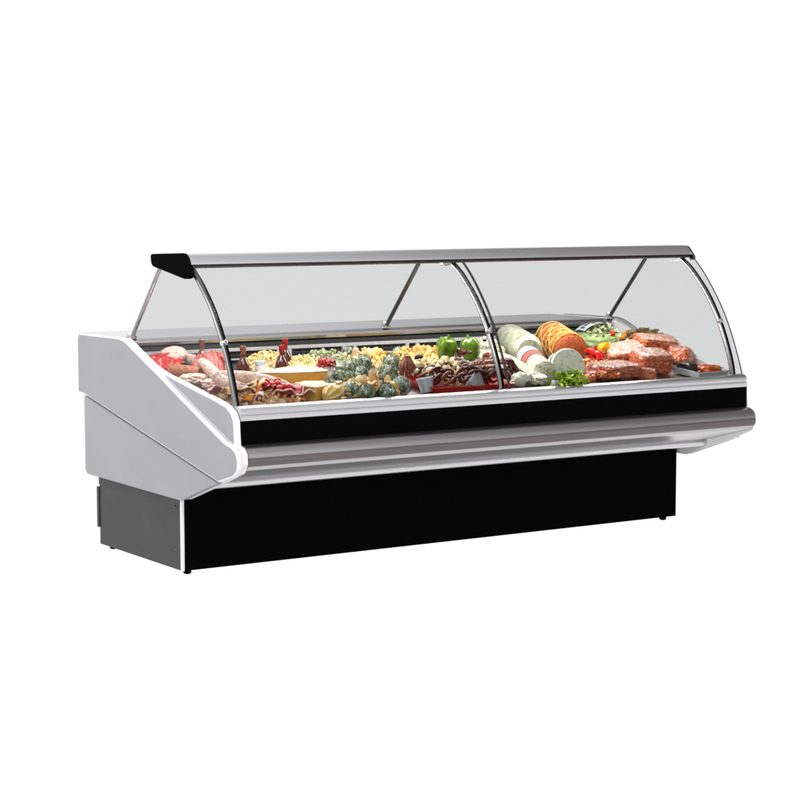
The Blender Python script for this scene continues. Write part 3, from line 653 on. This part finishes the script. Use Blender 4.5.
AR = [('a15', .032, 'middle sized artichoke wedged left of the largest one'), ('a16', .028, 'smaller artichoke just above the orange slices, left of centre'),
      ('a1', .030, 'grey-green artichoke in front of the chopped green salad heap, beside the largest one'), ('a2', .038, 'olive green artichoke in the back row behind the big round one'),
      ('a3', .045, 'largest dark green artichoke, in the centre of the pile'), ('a4', .026, 'small pale artichoke right beside the white meat parcel'),
      ('a5', .028, 'pale bluish artichoke above the orange slices'), ('a6', .040, 'pale blue-grey artichoke behind the largest one'),
      ('a7', .028, 'small grey artichoke below the dried sausage bundle'), ('a8', .033, 'artichoke at the left end of the front row, touching the striped squash'),
      ('a9', .037, 'second artichoke from the left in the front row'), ('a10', .036, 'third artichoke from the left in the front row'), ('a11', .036, 'fourth artichoke from the left in the front row'),
      ('a12', .040, 'artichoke at the right end of the front row, beside the grey tin cup'), ('a13', .022, 'small pale blue artichoke at the back beside the golden nuts'), ('a14', .022, 'small pale artichoke at the back above the chopped green salad')]
for i, (k, r, lab) in enumerate(AR):
    fr = k in ('a8', 'a9', 'a10', 'a11', 'a12')
    artichoke(V(k, 0, 0, .006 if fr else 0), r, i, lab, (rnd(-.3, .1) - .35, rnd(-.3, .3)))
F_chip = island('orange_cream_chip', [(.62, .24, .04), (.78, .52, .20), (.82, .68, .42), (.70, .36, .10)], .45, coat=.3)
heap('dried_orange_slices', (T['mush'][0] + .01, T['mush'][1] - .03), .25, .12, .082, .019, 60, F_chip, 'orange and cream dried slices lying between the two front rows of artichokes', 'dried fruit', shape='chip')
heap('golden_chips', (T['golden'][0], T['golden'][1]), .28, .17, .050, .019, 70, island('golden_chip', [(.56, .28, .04), (.72, .46, .12), (.82, .68, .40), (.80, .62, .48)], .45, coat=.3), 'heap of golden and cream chips at the back behind the artichokes', 'snacks', shape='chip')
heap('golden_nuts', (T['nuts'][0] + .03, T['nuts'][1] + .03), .34, .20, .068, .010, 280, island('golden_nut', [(.50, .26, .06), (.70, .46, .16), (.80, .62, .30)], .5), 'heap of small golden nuts behind the dried sausage bundle', 'nuts', shape='ball')
heap('cream_mushrooms', (T['cream'][0], T['cream'][1] + .03), .36, .20, .090, .015, 120, island('cream_mushroom', [(.34, .12, .07), (.70, .56, .32), (.80, .72, .50), (.66, .68, .48)], .5, pos=[.12, .25, .6, .9]), 'heap of cream coloured pickled mushrooms behind the red tray', 'mushrooms', shape='ball')
def strands(name, c, n, r0, r1, ln, rad, m, label, cat, group=None):
    """hanging bundle tied at the top"""
    bm = bmesh.new()
    for i in range(n):
        a = 6.283 * i / n; k = rnd(.7, 1.1); top = Vector((math.cos(a) * r0, math.sin(a) * r0, ln)); bot = Vector((math.cos(a) * r1 * k, math.sin(a) * r1 * k, .006))
        mid = (top + bot) / 2 + Vector((math.cos(a), math.sin(a), 0)) * r1 * .35
        tube(spline([top, mid, bot], 8), lambda t: rad * (.6 + .4 * math.sin(math.pi * min(1, t * 1.2 + .1))), 8, bm)
    ball(bm, (0, 0, ln), r0 * 1.5, 2, .3, 2)
    o = obj(name, bm, m); place(o, c, ln * .55); return tag(o, label, cat, group)
strands('dried_sausage_bundle', V('dates', 0, 0, .004), 11, .010, .026, .095, .0085, F_saus2, 'bundle of brown dried sausages standing upright beside the artichokes', 'sausages')
c = V('mill'); t = thing('pepper_mill', 0, 0, 'black pepper mill standing right of the dried sausage bundle', 'pepper mill'); t.location = (c[0], c[1], c[2] - .06)
obj('mill_body', lathe([(0, 0), (.024, 0), (.022, .02), (.015, .045), (.019, .06), (.018, .07), (0, .07)], 20), F_blackp, t)
obj('mill_head', lathe([(0, .0705), (.017, .0705), (.021, .082), (.018, .094), (.006, .099), (0, .10)], 20), F_blackp, t)
c = V('cup', -.005, -.015, .012); o = obj('tin_cup', lathe([(0, 0), (.024, 0), (.034, .052), (.036, .053), (.0355, .056), (.032, .055), (.023, .004), (0, .004)], 28), F_tin); place(o, c, .032, (-.1, -.15, 0)); tag(o, 'small grey tin cup at the front between the artichokes and the red tray', 'cup')
c = V('ring', .01, 0, .0); t = thing('black_bowl', 0, 0, 'small black bowl with round handle behind the grey tin cup', 'bowl'); t.location = (c[0], c[1], c[2] - .035)
obj('bowl', lathe([(0, 0), (.03, 0), (.042, .035), (.044, .036), (.040, .037), (.028, .004), (0, .004)], 28), F_blackp, t)
obj('handle', tube([(math.cos(a) * .040, -.012 + .012 * math.cos(a * 2) * 0, .034 + math.sin(a) * .040) for a in [math.pi * k / 16 for k in range(17)]], .0035, 8), mat('handle_grey', [(.22, .22, .23)], rough=.3, metal=.7), t)
def pepper(c, r, m, label, tilt, seed):
    def lb(a, z): return 1 + .11 * math.cos(a * 4 + seed) + .04 * math.cos(a * 2 + seed) - .05 * (z > r * 1.7)
    t = thing('green_pepper', 0, 0, label, 'pepper', group='green peppers'); t.location = (c[0], c[1], c[2] - r); t.rotation_euler = (tilt[0], tilt[1], seed)
    obj('pepper_body', lathe([(0, .10 * r), (.30 * r, .0), (.62 * r, .12 * r), (.84 * r, .55 * r), (.98 * r, 1.1 * r), (.96 * r, 1.6 * r), (.78 * r, 1.98 * r), (.45 * r, 2.10 * r), (.22 * r, 1.98 * r), (0, 1.9 * r)], 48, lobe=lb), m, t)
    obj('stem', tube([(0, 0, 1.88 * r), (.02 * r, 0, 2.15 * r), (.12 * r, 0, 2.42 * r)], lambda q: r * (.16 - .04 * q), 8), F_stem, t)
    return t
pepper(V('pep1'), .047, F_pepper, 'shiny green pepper behind the mushroom heap, the left of the two', (.25, -.15), .6)
pepper(V('pep2'), .047, F_pepper2, 'green pepper with an orange patch, right of the two', (.1, .2), 2.1)
# red tray with dark sausages
def traybox(name, c, sx_, sy_, h, m, label, cat, rz=0, th=.004, rx=None):
    t = bmesh.new(); o = [(-1, -1), (1, -1), (1, 1), (-1, 1)]
    def ring(k, z, ins): return [t.verts.new((x * (sx_ / 2 * k - ins), y * (sy_ / 2 * k - ins), z)) for x, y in o]
    rs = [ring(.86, 0, 0), ring(1, h, 0), ring(1.0, h, th), ring(.86, th, th)]
    for A, B in zip(rs, rs[1:]):
        for i in range(4): j = (i + 1) % 4; t.faces.new((A[i], A[j], B[j], B[i]))
    t.faces.new(rs[0][::-1]); t.faces.new(rs[-1])
    ob = obj(name, t, m, bevel=.002); ob.location = c; ob.rotation_euler = (SL if rx is None else rx, 0, rz)
    return tag(ob, label, cat) if label else ob
yx = -.225; traybox('serving_tray', (1.115, yx, D(yx) + .002), .40, .25, .034, F_redtray, 'red plastic serving tray at the front, heaped with dark sausages', 'tray')
bmh = bmesh.new(); sl = 'dark glossy smoked sausage curled in the red tray'
SP = []
for i in range(46):
    x = .97 + rnd(0, .30); y = -.32 + rnd(0, .22)
    SP.append((x, y, .035 + .035 * (1 - abs(x - 1.1) / .35) * rnd(.5, 1.3)))
for i, (x, y, h) in enumerate(SP):
    a0 = rnd(0, 6.28); r_ = rnd(.018, .030); A = rnd(2.4, 4.2); tl_ = Euler((rnd(-1.1, .1) - .2, rnd(-.6, .6), 0)).to_matrix()
    pts = [tl_ @ Vector((math.cos(a0 + A * k / 8) * r_, math.sin(a0 + A * k / 8) * r_, 0)) for k in range(9)]
    rd = rnd(.006, .0085)
    o = obj('smoked_sausage', tube(pts, lambda t: rd * (.55 + .45 * min(1, 8 * min(t, 1 - t))), 8), F_saus2 if i % 5 == 0 else F_saus); o.location = (x, y, D(y) + h)
    tag(o, ('lighter brown ' if i % 5 == 0 else '') + sl, 'sausage', 'smoked sausages in the red tray' if i % 5 else 'lighter brown sausages in the red tray')
# brown rolls of dried meat at the right of the mound
for i in range(16):
    x = 1.27 + rnd(-.07, .20); y = -.06 + rnd(-.11, .13); a0 = rnd(0, 6.28)
    ln = rnd(.03, .05); d = Vector((math.cos(a0), math.sin(a0), rnd(-.3, .5)))
    pts = [d * (-ln), d * 0 + Vector((0, 0, .012)), d * ln]; rd = rnd(.009, .013)
    o = obj('dried_sausage', tube(spline(pts, 8), lambda t: rd * (.6 + .4 * min(1, 6 * min(t, 1 - t))), 8), F_saus2 if i % 3 == 0 else F_saus); o.location = (x, y, D(y) + .05 + rnd(0, .03))
    tag(o, 'short dark dried sausage on the mound below the green peppers', 'sausage', 'dried sausages below the green peppers')
heap('chopped_sausage', (1.30, -.08), .36, .22, .062, .012, 120, island('chopped_sausage_piece', [(.02, .006, .005), (.08, .018, .012), (.16, .045, .03), (.50, .34, .22)], .35, coat=.5), 'mound of chopped dark red-brown sausage under the green peppers', 'sausage', shape='ball', aspect=(1.6, .7, .6))
for i in range(5):
    x = 1.335 + i * .012; y = -.16 + rnd(-.03, .03)
    o = obj('sausage_slice_stack', tube([(-.03, .03, .0), (0, 0, .006), (.03, -.035, .002)], .011, 8), F_saus2); o.location = (x - .02, y, D(y) + .052 + i * .006); o.rotation_euler = (0, 0, i * .12)
    tag(o, 'reddish brown sausage stick fanned beside the middle glass arm', 'sausage', 'sausage sticks fanned beside the middle glass arm'); o.name = 'sausage_stick'
heap('white_mushrooms', (1.10, -.155), .22, .10, .080, .013, 70, island('white_mushroom', [(.52, .40, .22), (.74, .64, .42), (.84, .80, .64)], .5), 'pile of white mushrooms on top of the sausages in the red tray', 'mushrooms', shape='ball')
c = V('cone', 0, .01, .004); bm = bmesh.new(); lathe([(0, 0), (.035, .0), (.034, .01), (.012, .065), (.006, .072), (0, .073)], 20, bm); xf(bm, Matrix.Scale(1.35, 4, (1, 0, 0)))
o = obj('paper_cone', bm, F_greyp); place(o, c, .03, (-.25, .35, 0)); tag(o, 'grey pointed paper cone standing among the sausages at the front', 'paper cone')
heap('pale_green_olives', (T['palegreen'][0] - .03, T['palegreen'][1] + .03), .22, .20, .095, .010, 150, island('pale_olive', [(.34, .40, .24), (.60, .60, .42), (.74, .70, .56), (.46, .50, .36)], .4, coat=.3), 'heap of pale green olives behind the middle glass arm', 'olives')
strands('black_sausage_bundle', V('tangle', .01, 0, .008), 10, .014, .042, .085, .008, F_saus, 'tangled bundle of almost black sausages at the middle glass joint', 'sausages')
strands('dark_sausage_knot', V('tangle', -.05, -.03, -.004), 8, .012, .035, .055, .008, F_saus2, 'low knot of brown sausages left of the black bundle', 'sausages')

# ---- right half
stick('wrapped_roll', [V('cyl0'), V('cyl1', .01, .02)], .070, F_wrap, 'large pale green-white wrapped roll right of the middle glass arm', 'wrapped roll', .72, seg=28, n=20, lump=.04)
A = V('lab0', 0, .03); B = V('lab1', .01, .03); dirv = (B - A).normalized()
t = empty('labelled_roll', (A.x, A.y, A.z - .048)); tag(t, 'wrapped roll with red and dark blue label band in front of the large pale roll', 'wrapped roll')
O = Vector(t.location)
obj('wrapping', tube([A - O, A - O + (B - A) * .5, A - O + (B - A) * .9, B - O, B - O + dirv * .012], lambda q: .048 * (1 if q < .8 else (.93 if q < .99 else .6)), 28), F_wrap2, t)
def band(f0, f1, m, nm, rad=.0492):
    obj(nm, tube([A - O + (B - A) * (f0 + (f1 - f0) * k / 4) for k in range(5)], rad, 32, cap=False), m, t)
band(.06, .60, F_white, 'label_paper', .0500); band(.34, .52, F_labred, 'label_band', .0512); band(.28, .34, F_labblue, 'label_stripe', .0513); band(.52, .56, F_labblue, 'label_stripe', .0513)
def flatroll(a, b, w, h, m, label, cat, name):
    a, b = Vector(a), Vector(b); ln = (b - a).length; bm = roundbox(ln, w, h, 7, .06, 3, 3, 4); xf(bm, Matrix.Translation((0, 0, -h / 2)))
    o = obj(name, bm, m); o.location = (a + b) / 2; o.rotation_euler = (b - a).to_track_quat('X', 'Z').to_euler(); return tag(o, label, cat)
flatroll(V('parc0', -.03, 0, .01), V('parc1', .0, .0, .012), .07, .04, F_wrap2, 'long flat white mottled packet lying diagonally behind the front sill', 'packet', 'flat_packet')
for i, (dx, dy, r, lab) in enumerate([(-.01, 0, .034, 'pale green lumpy cheese ball at the sill right of the middle glass joint'), (.055, .0, .030, 'small pale greenish cheese ball right of the other one, under the flat packet')]):
    bm = bmesh.new(); ball(bm, (0, 0, r * .9), (r * 1.15, r, r * .85), 3, .25, 2, i); o = obj('cheese_ball', bm, F_wrap2 if i else F_mould); place(o, V('lump', dx, dy, .012), r * .85); tag(o, lab, 'cheese')
# netted roast
A = V('roast0', .0, .03, .0); B = V('roast1', .0, .0, -.005); d = (B - A).normalized(); L_ = (B - A).length
t = empty('netted_roast', (A.x, A.y, A.z - .08)); tag(t, 'big golden brown netted roast roll with reddish cut face, tallest food in the right half', 'roast'); O = Vector(t.location)
rr_ = .079
obj('roast_body', tube([A - O + d * L_ * q for q in (0, .04, .1, .25, .4, .55, .7, .85, 1)], lambda q: rr_ * (.62 if q < .05 else .82 if q < .13 else .95 if q < .3 else 1 + .02 * math.sin(q * 30)), 32), F_roast, t)
bm = bmesh.new(); lathe([(0, .010), (rr_ * .5, .009), (rr_ * .85, .005), (rr_ * .96, -.002)], 32, bm); xf(bm, Matrix.Translation(B - O) @ d.to_track_quat('Z', 'Y').to_matrix().to_4x4()); obj('cut_face', bm, F_roastcut, t)
bm = bmesh.new(); u = d.orthogonal().normalized(); w_ = d.cross(u)
for q in (.15, .32, .49, .66, .83, .97):
    tube([A - O + d * L_ * q + (u * math.cos(a) + w_ * math.sin(a)) * rr_ * 1.02 for a in [2 * math.pi * k / 32 for k in range(33)]], .0022, 5, bm, cap=False)
for s_ in (1, -1):
    for k0 in range(7):
        tube([A - O + d * L_ * (.12 + .86 * q / 12) + (u * math.cos(k0 * .9 + s_ * q * .18) + w_ * math.sin(k0 * .9 + s_ * q * .18)) * rr_ * 1.02 for q in range(13)], .0016, 5, bm, cap=False)
obj('netting', bm, F_string, t)
# veined cheese wheel in film
A = V('disc', .02, .05, .012); n = Vector((-.28, -.88, .28)).normalized(); t = empty('cheese_round', (A.x, A.y, A.z - .07)); tag(t, 'round green-veined white cheese standing on edge behind the parsley', 'cheese'); O = Vector(t.location)
Q = n.to_track_quat('Z', 'Y').to_matrix().to_4x4()
for nm, pr, m_ in (('wheel_body', [(0, -.05), (.068, -.05), (.075, -.044), (.0755, .018), (.070, .026), (0, .030)], F_mould), ('paper_rim', [(.0757, -.040), (.0775, -.038), (.0775, .000), (.0757, .002)], F_white), ('dark_band', [(.0757, .0025), (.0775, .003), (.0775, .009), (.0757, .0095)], F_labblue)):
    bm = lathe(pr, 40); xf(bm, Matrix.Translation(A - O) @ Q); obj(nm, bm, m_, t)
bm = bmesh.new(); leaves(bm, 420, .185, .10, .078, .014); ball(bm, (0, 0, 0), (.07, .034, .05), 2, .2, 2, 1, flatb=0); c = V('parsley', .01, .01); o = obj('parsley_bunch', bm, F_par, smooth=False); place(o, (c[0], c[1], D(c[1]) + .004)); tag(o, 'bright green parsley bunch at the front sill before the round cheese', 'parsley')
o = obj('sugar_cube', roundbox(.028, .028, .028, 6, .05, 2, 1, 3), F_white); place(o, (1.50, -.372, D(-.372) + .016)); tag(o, 'small white cube of cheese at the sill left of the parsley', 'cheese'); o.name = 'cheese_cube'
for i in range(11):
    c = V('red', rnd(-.03, .05), rnd(-.10, .04), rnd(-.018, .022)); a0 = rnd(0, 6.28); ln = rnd(.018, .03); dd = Vector((math.cos(a0), math.sin(a0), rnd(-.4, .9))); bw = Vector((0, 0, .008))
    o = obj('red_chilli', tube(spline([dd * -ln, bw, dd * ln], 8), lambda q: .0125 * (1 - .55 * q), 8), F_tom); o.location = c; tag(o, 'bright red chilli in the bunch between the round cheese and the meat packs', 'chilli', 'red chillies beside the netted roast')
heap('orange_peppers', (T['orangeb'][0] + .05, T['orangeb'][1] + .05), .20, .24, .045, .015, 90, island('orange_brown_piece', [(.22, .06, .02), (.50, .17, .03), (.66, .30, .06), (.40, .12, .05)], .35, coat=.5), 'heap of orange-brown pickled peppers under the red chillies', 'pickles')
for i in range(6):
    o = obj('red_meat_chunk', roundbox(rnd(.05, .08), .05, .03, 3, .35, 2.5, i), F_pack); place(o, V('brownl', .02 + i * .035 - .04, .02 + .02 * (i % 2), .002 + .006 * (i % 3)), .012, (rnd(-.2, .2), 0, rnd(0, 3))); tag(o, 'reddish brown meat chunk low at the sill beside the round cheese', 'meat', 'meat chunks at the sill beside the round cheese'); o.name = 'meat_chunk'
# salad pack
c = V('salad'); t = empty('salad_pack', (c[0] - .01, c[1], D(c[1]) + .004), .1, SL); tag(t, 'film pack of green salad with pale printed top, behind the red chillies', 'salad pack')
bm = roundbox(.25, .18, .09, 2.6, .15, 2, 4); leaves(bm, 520, .28, .21, .116, .020); obj('salad_leaves', bm, F_let, t, smooth=False)
bm = bmesh.new(); ball(bm, (0, .02, .0), (.15, .11, .122), 3, .1, 3, 5, flatb=0); obj('film_wrap', bm, M_film, t)
def arcs(y0, y1, r, m, nm, x0=-.12, x1=.10, n=12):
    bm = bmesh.new(); g = []
    for i in range(n + 1):
        x = x0 + (x1 - x0) * i / n; row = []
        for j in range(4):
            y = y0 + (y1 - y0) * j / 3; q = max(0, 1 - (x / .15) ** 2 - ((y - .02) / .11) ** 2); row.append(bm.verts.new((x, y, .122 * math.sqrt(q) + r)))
        g.append(row)
    for i in range(n):
        for j in range(3): bm.faces.new((g[i][j], g[i + 1][j], g[i + 1][j + 1], g[i][j + 1]))
    obj(nm, bm, m, t)
arcs(.0, .10, .006, F_white, 'printed_top', -.10, .09)
for i in range(9):
    x = -.095 + i * .02; arcs(.012 + .004 * (i % 3), .034 + .004 * (i % 2), .0085, F_labblue, 'print_mark', x, x + .011, 2)
bm = bmesh.new(); ball(bm, (0, 0, 0), (.014, .014, .012), 2, .1); o = obj('tomato_piece', bm, F_tom); c = V('salad', .01, -.08, .035); o.location = c; tag(o, 'small red tomato piece on top of the salad pack', 'tomato')
bm = bmesh.new(); ball(bm, (0, 0, .025), (.036, .028, .026), 3, .25, 1.5, 3); o = obj('yellow_pepper', bm, mat('yellow_pepper_skin', [(.74, .42, .02), (.82, .54, .05)], 14, .2, coat=.8)); place(o, V('yellow', 0, 0, .01), .02, (0, 0, .4)); tag(o, 'yellow pepper piece between the red chillies and the meat packs', 'pepper')
# vacuum-packed meat
meat_pack(V('packA', .0, .03, .008), .23, .13, .052, .12, 'vacuum-packed meat slab lying flat at the front sill, frontmost of the meat packs', 1, SL)
meat_pack(V('packB', .0, .02, .008), .17, .13, .055, -.3, 'vacuum-packed meat piece leaning behind the frontmost pack, right of the yellow pepper', 2, .35, -.15)
meat_pack(V('packC', .0, .05, .012), .16, .12, .085, -.15, 'thick upright meat pack at the sill, right of the frontmost flat pack', 3, .25)
meat_pack(V('packD', -.02, .03, -.004), .19, .13, .10, -.2, 'tallest meat pack at the back of the pile with pale fatty top', 4, .2, .1)
meat_pack(V('packE', .01, .03, .0), .12, .10, .07, .5, 'smallest meat pack, sloping down beside the black and white tray', 5, .1, .45)
meat_pack(V('packB', .12, .10, -.01), .13, .11, .06, .4, 'meat pack half hidden under the tallest pack and the herb bundle', 6, .3, .1)
meat_pack(V('packA', .16, .02, -.012), .10, .10, .045, .9, 'small meat pack wedged between the front flat pack and the thick upright one', 7, SL)
c = V('strip'); flatroll((c[0] - .10, c[1] - .06, c[2] - .012), (c[0] + .02, c[1] + .02, c[2] + .012), .03, .016, F_orange, 'orange strip of dried fruit at the back near the right end panel', 'dried fruit', 'orange_strip')
flatroll((c[0] - .10, c[1] - .12, c[2] - .045), (c[0] + .0, c[1] - .05, c[2] - .025), .06, .04, F_cream, 'cream coloured packet under the orange strip at the back', 'packet', 'cream_packet')
bm = bmesh.new()
for i in range(26):
    a0 = rnd(-.5, .5); p = Vector((rnd(-.07, .07), rnd(-.04, .04), rnd(0, .03))); dd = Vector((math.cos(a0), math.sin(a0) * .6, rnd(-.25, .25))) * rnd(.02, .045); tube([p - dd, p + Vector((0, 0, .004)), p + dd], .0055, 6, bm)
ball(bm, (0, 0, 0), (.08, .05, .022), 2, .2, 2)
o = obj('herb_bundle', bm, island('dried_herb', [(.03, .025, .012), (.12, .10, .04), (.30, .22, .12), (.18, .10, .05)], .6)); place(o, V('bunch', -.04, -.02, .012)); tag(o, 'bundle of dark brown-green dried herbs on top of the meat packs', 'herbs')
ball_h = roundbox(.14, .14, .10, 3, .2, 2, 6); o = obj('meat_chunk', ball_h, F_pack); c = V('bunch', .0, .03); place(o, (c[0], c[1], D(c[1]) + .0)); tag(o, 'large meat piece supporting the herb bundle at the back right', 'meat')
# tray at the right end
c = V('tray'); tr_ = traybox('food_tray', (c[0], c[1] + .035, D(c[1] + .035) + .003), .20, .17, .03, F_white, None, None, .12)
t = empty('meal_tray', tr_.location.copy()); tr_.name = 'tray_shell'; tr_.parent = t; tr_.location = (0, 0, 0); tag(t, 'white tray with a black pot and red pepper filling beside the right end panel', 'food tray')
bm = roundbox(.105, .13, .034, 4, .2, 3, 8); xf(bm, Matrix.Translation((.035, 0, .008))); obj('red_filling', bm, mat('red_filling', [(.30, .02, .01), (.58, .08, .03), (.66, .26, .06), (.40, .03, .02)], 30, .25, coat=.8, bump=.8), t)
bm = roundbox(.055, .10, .05, 4, .1, 3, 9); xf(bm, Matrix.Translation((-.055, .02, .006))); obj('black_pot', bm, F_blackp, t)


# ------------------------------------------------------------------ light
def area(name, loc, target, sx, sy, power, col=(1, 1, 1)):
    l = bpy.data.lights.new(name, 'AREA'); l.shape = 'RECTANGLE'; l.size = sx; l.size_y = sy; l.energy = power; l.color = col
    o = bpy.data.objects.new(name, l); COL.objects.link(o); o.location = loc
    o.rotation_euler = (Vector(target) - Vector(loc)).to_track_quat('-Z', 'Y').to_euler(); return o
area('softbox', (-1.0, -3.2, 4.2), (1.2, 0, .7), 2.4, 1.6, 150)
area('softbox', (-4.0, 1.2, 3.0), (0, .2, .7), 1.6, 1.6, 80)
cl = area('food_fill_light', (1.25, .08, 1.19), (1.25, .0, .7), 2.44, .09, 30, (1, .975, .94))  # added fill without a fixture, brightens the food behind the tinted glass

w = bpy.data.worlds.new('World'); sc.world = w; w.use_nodes = True; nt = w.node_tree; N = nt.nodes; L = nt.links
bg = N['Background']
tc = N.new('ShaderNodeTexCoord'); sx = N.new('ShaderNodeSeparateXYZ'); L.new(tc.outputs['Generated'], sx.inputs[0])
rp = N.new('ShaderNodeValToRGB'); mr = N.new('ShaderNodeMapRange')
mr.inputs['From Min'].default_value = -.2; mr.inputs['From Max'].default_value = 1
L.new(sx.outputs['Z'], mr.inputs['Value']); L.new(mr.outputs[0], rp.inputs['Fac'])
e = rp.color_ramp.elements
e[0].position = .10; e[0].color = (1, 1, 1, 1); e[1].position = .9; e[1].color = (.55, .55, .56, 1)
q = e.new(.26); q.color = (1, 1, 1, 1); q = e.new(.34); q.color = (.95, .95, .96, 1)
mz = N.new('ShaderNodeMapRange'); mz.inputs['From Min'].default_value = .099; mz.inputs['From Max'].default_value = .125; mz.interpolation_type = 'SMOOTHSTEP'; L.new(sx.outputs['Z'], mz.inputs['Value'])
mxx = N.new('ShaderNodeMapRange'); mxx.inputs['From Min'].default_value = .47; mxx.inputs['From Max'].default_value = .585; mxx.interpolation_type = 'SMOOTHSTEP'; L.new(sx.outputs['X'], mxx.inputs['Value'])
mm = N.new('ShaderNodeMath'); mm.operation = 'MULTIPLY'; L.new(mz.outputs[0], mm.inputs[0]); L.new(mxx.outputs[0], mm.inputs[1])
wm = N.new('ShaderNodeMix'); wm.data_type = 'RGBA'; wm.inputs[7].default_value = (.14, .13, .13, 1); L.new(mm.outputs[0], wm.inputs[0]); L.new(rp.outputs['Color'], wm.inputs[6])  # dark right side of the world, added to darken worktop and rail reflections
L.new(wm.outputs[2], bg.inputs['Color']); bg.inputs['Strength'].default_value = 1.12

# ------------------------------------------------------------------ camera
cd = bpy.data.cameras.new('Camera'); cam = bpy.data.objects.new('Camera', cd); COL.objects.link(cam); sc.camera = cam
cd.sensor_width = 36; cd.lens = 2023.59 / 800 * 36; cd.clip_end = 2000
cam.location = (-3.54823, -6.94037, 1.47663)
yaw, pit = .578264, .100359
fw = Vector((math.sin(yaw) * math.cos(pit), math.cos(yaw) * math.cos(pit), -math.sin(pit)))
cam.rotation_euler = fw.to_track_quat('-Z', 'Y').to_euler()
sc.view_settings.view_transform = 'Standard'; sc.view_settings.look = 'None'; sc.view_settings.exposure = 0; sc.view_settings.gamma = 1
sc.cycles.transparent_max_bounces = 24; sc.cycles.use_denoising = True
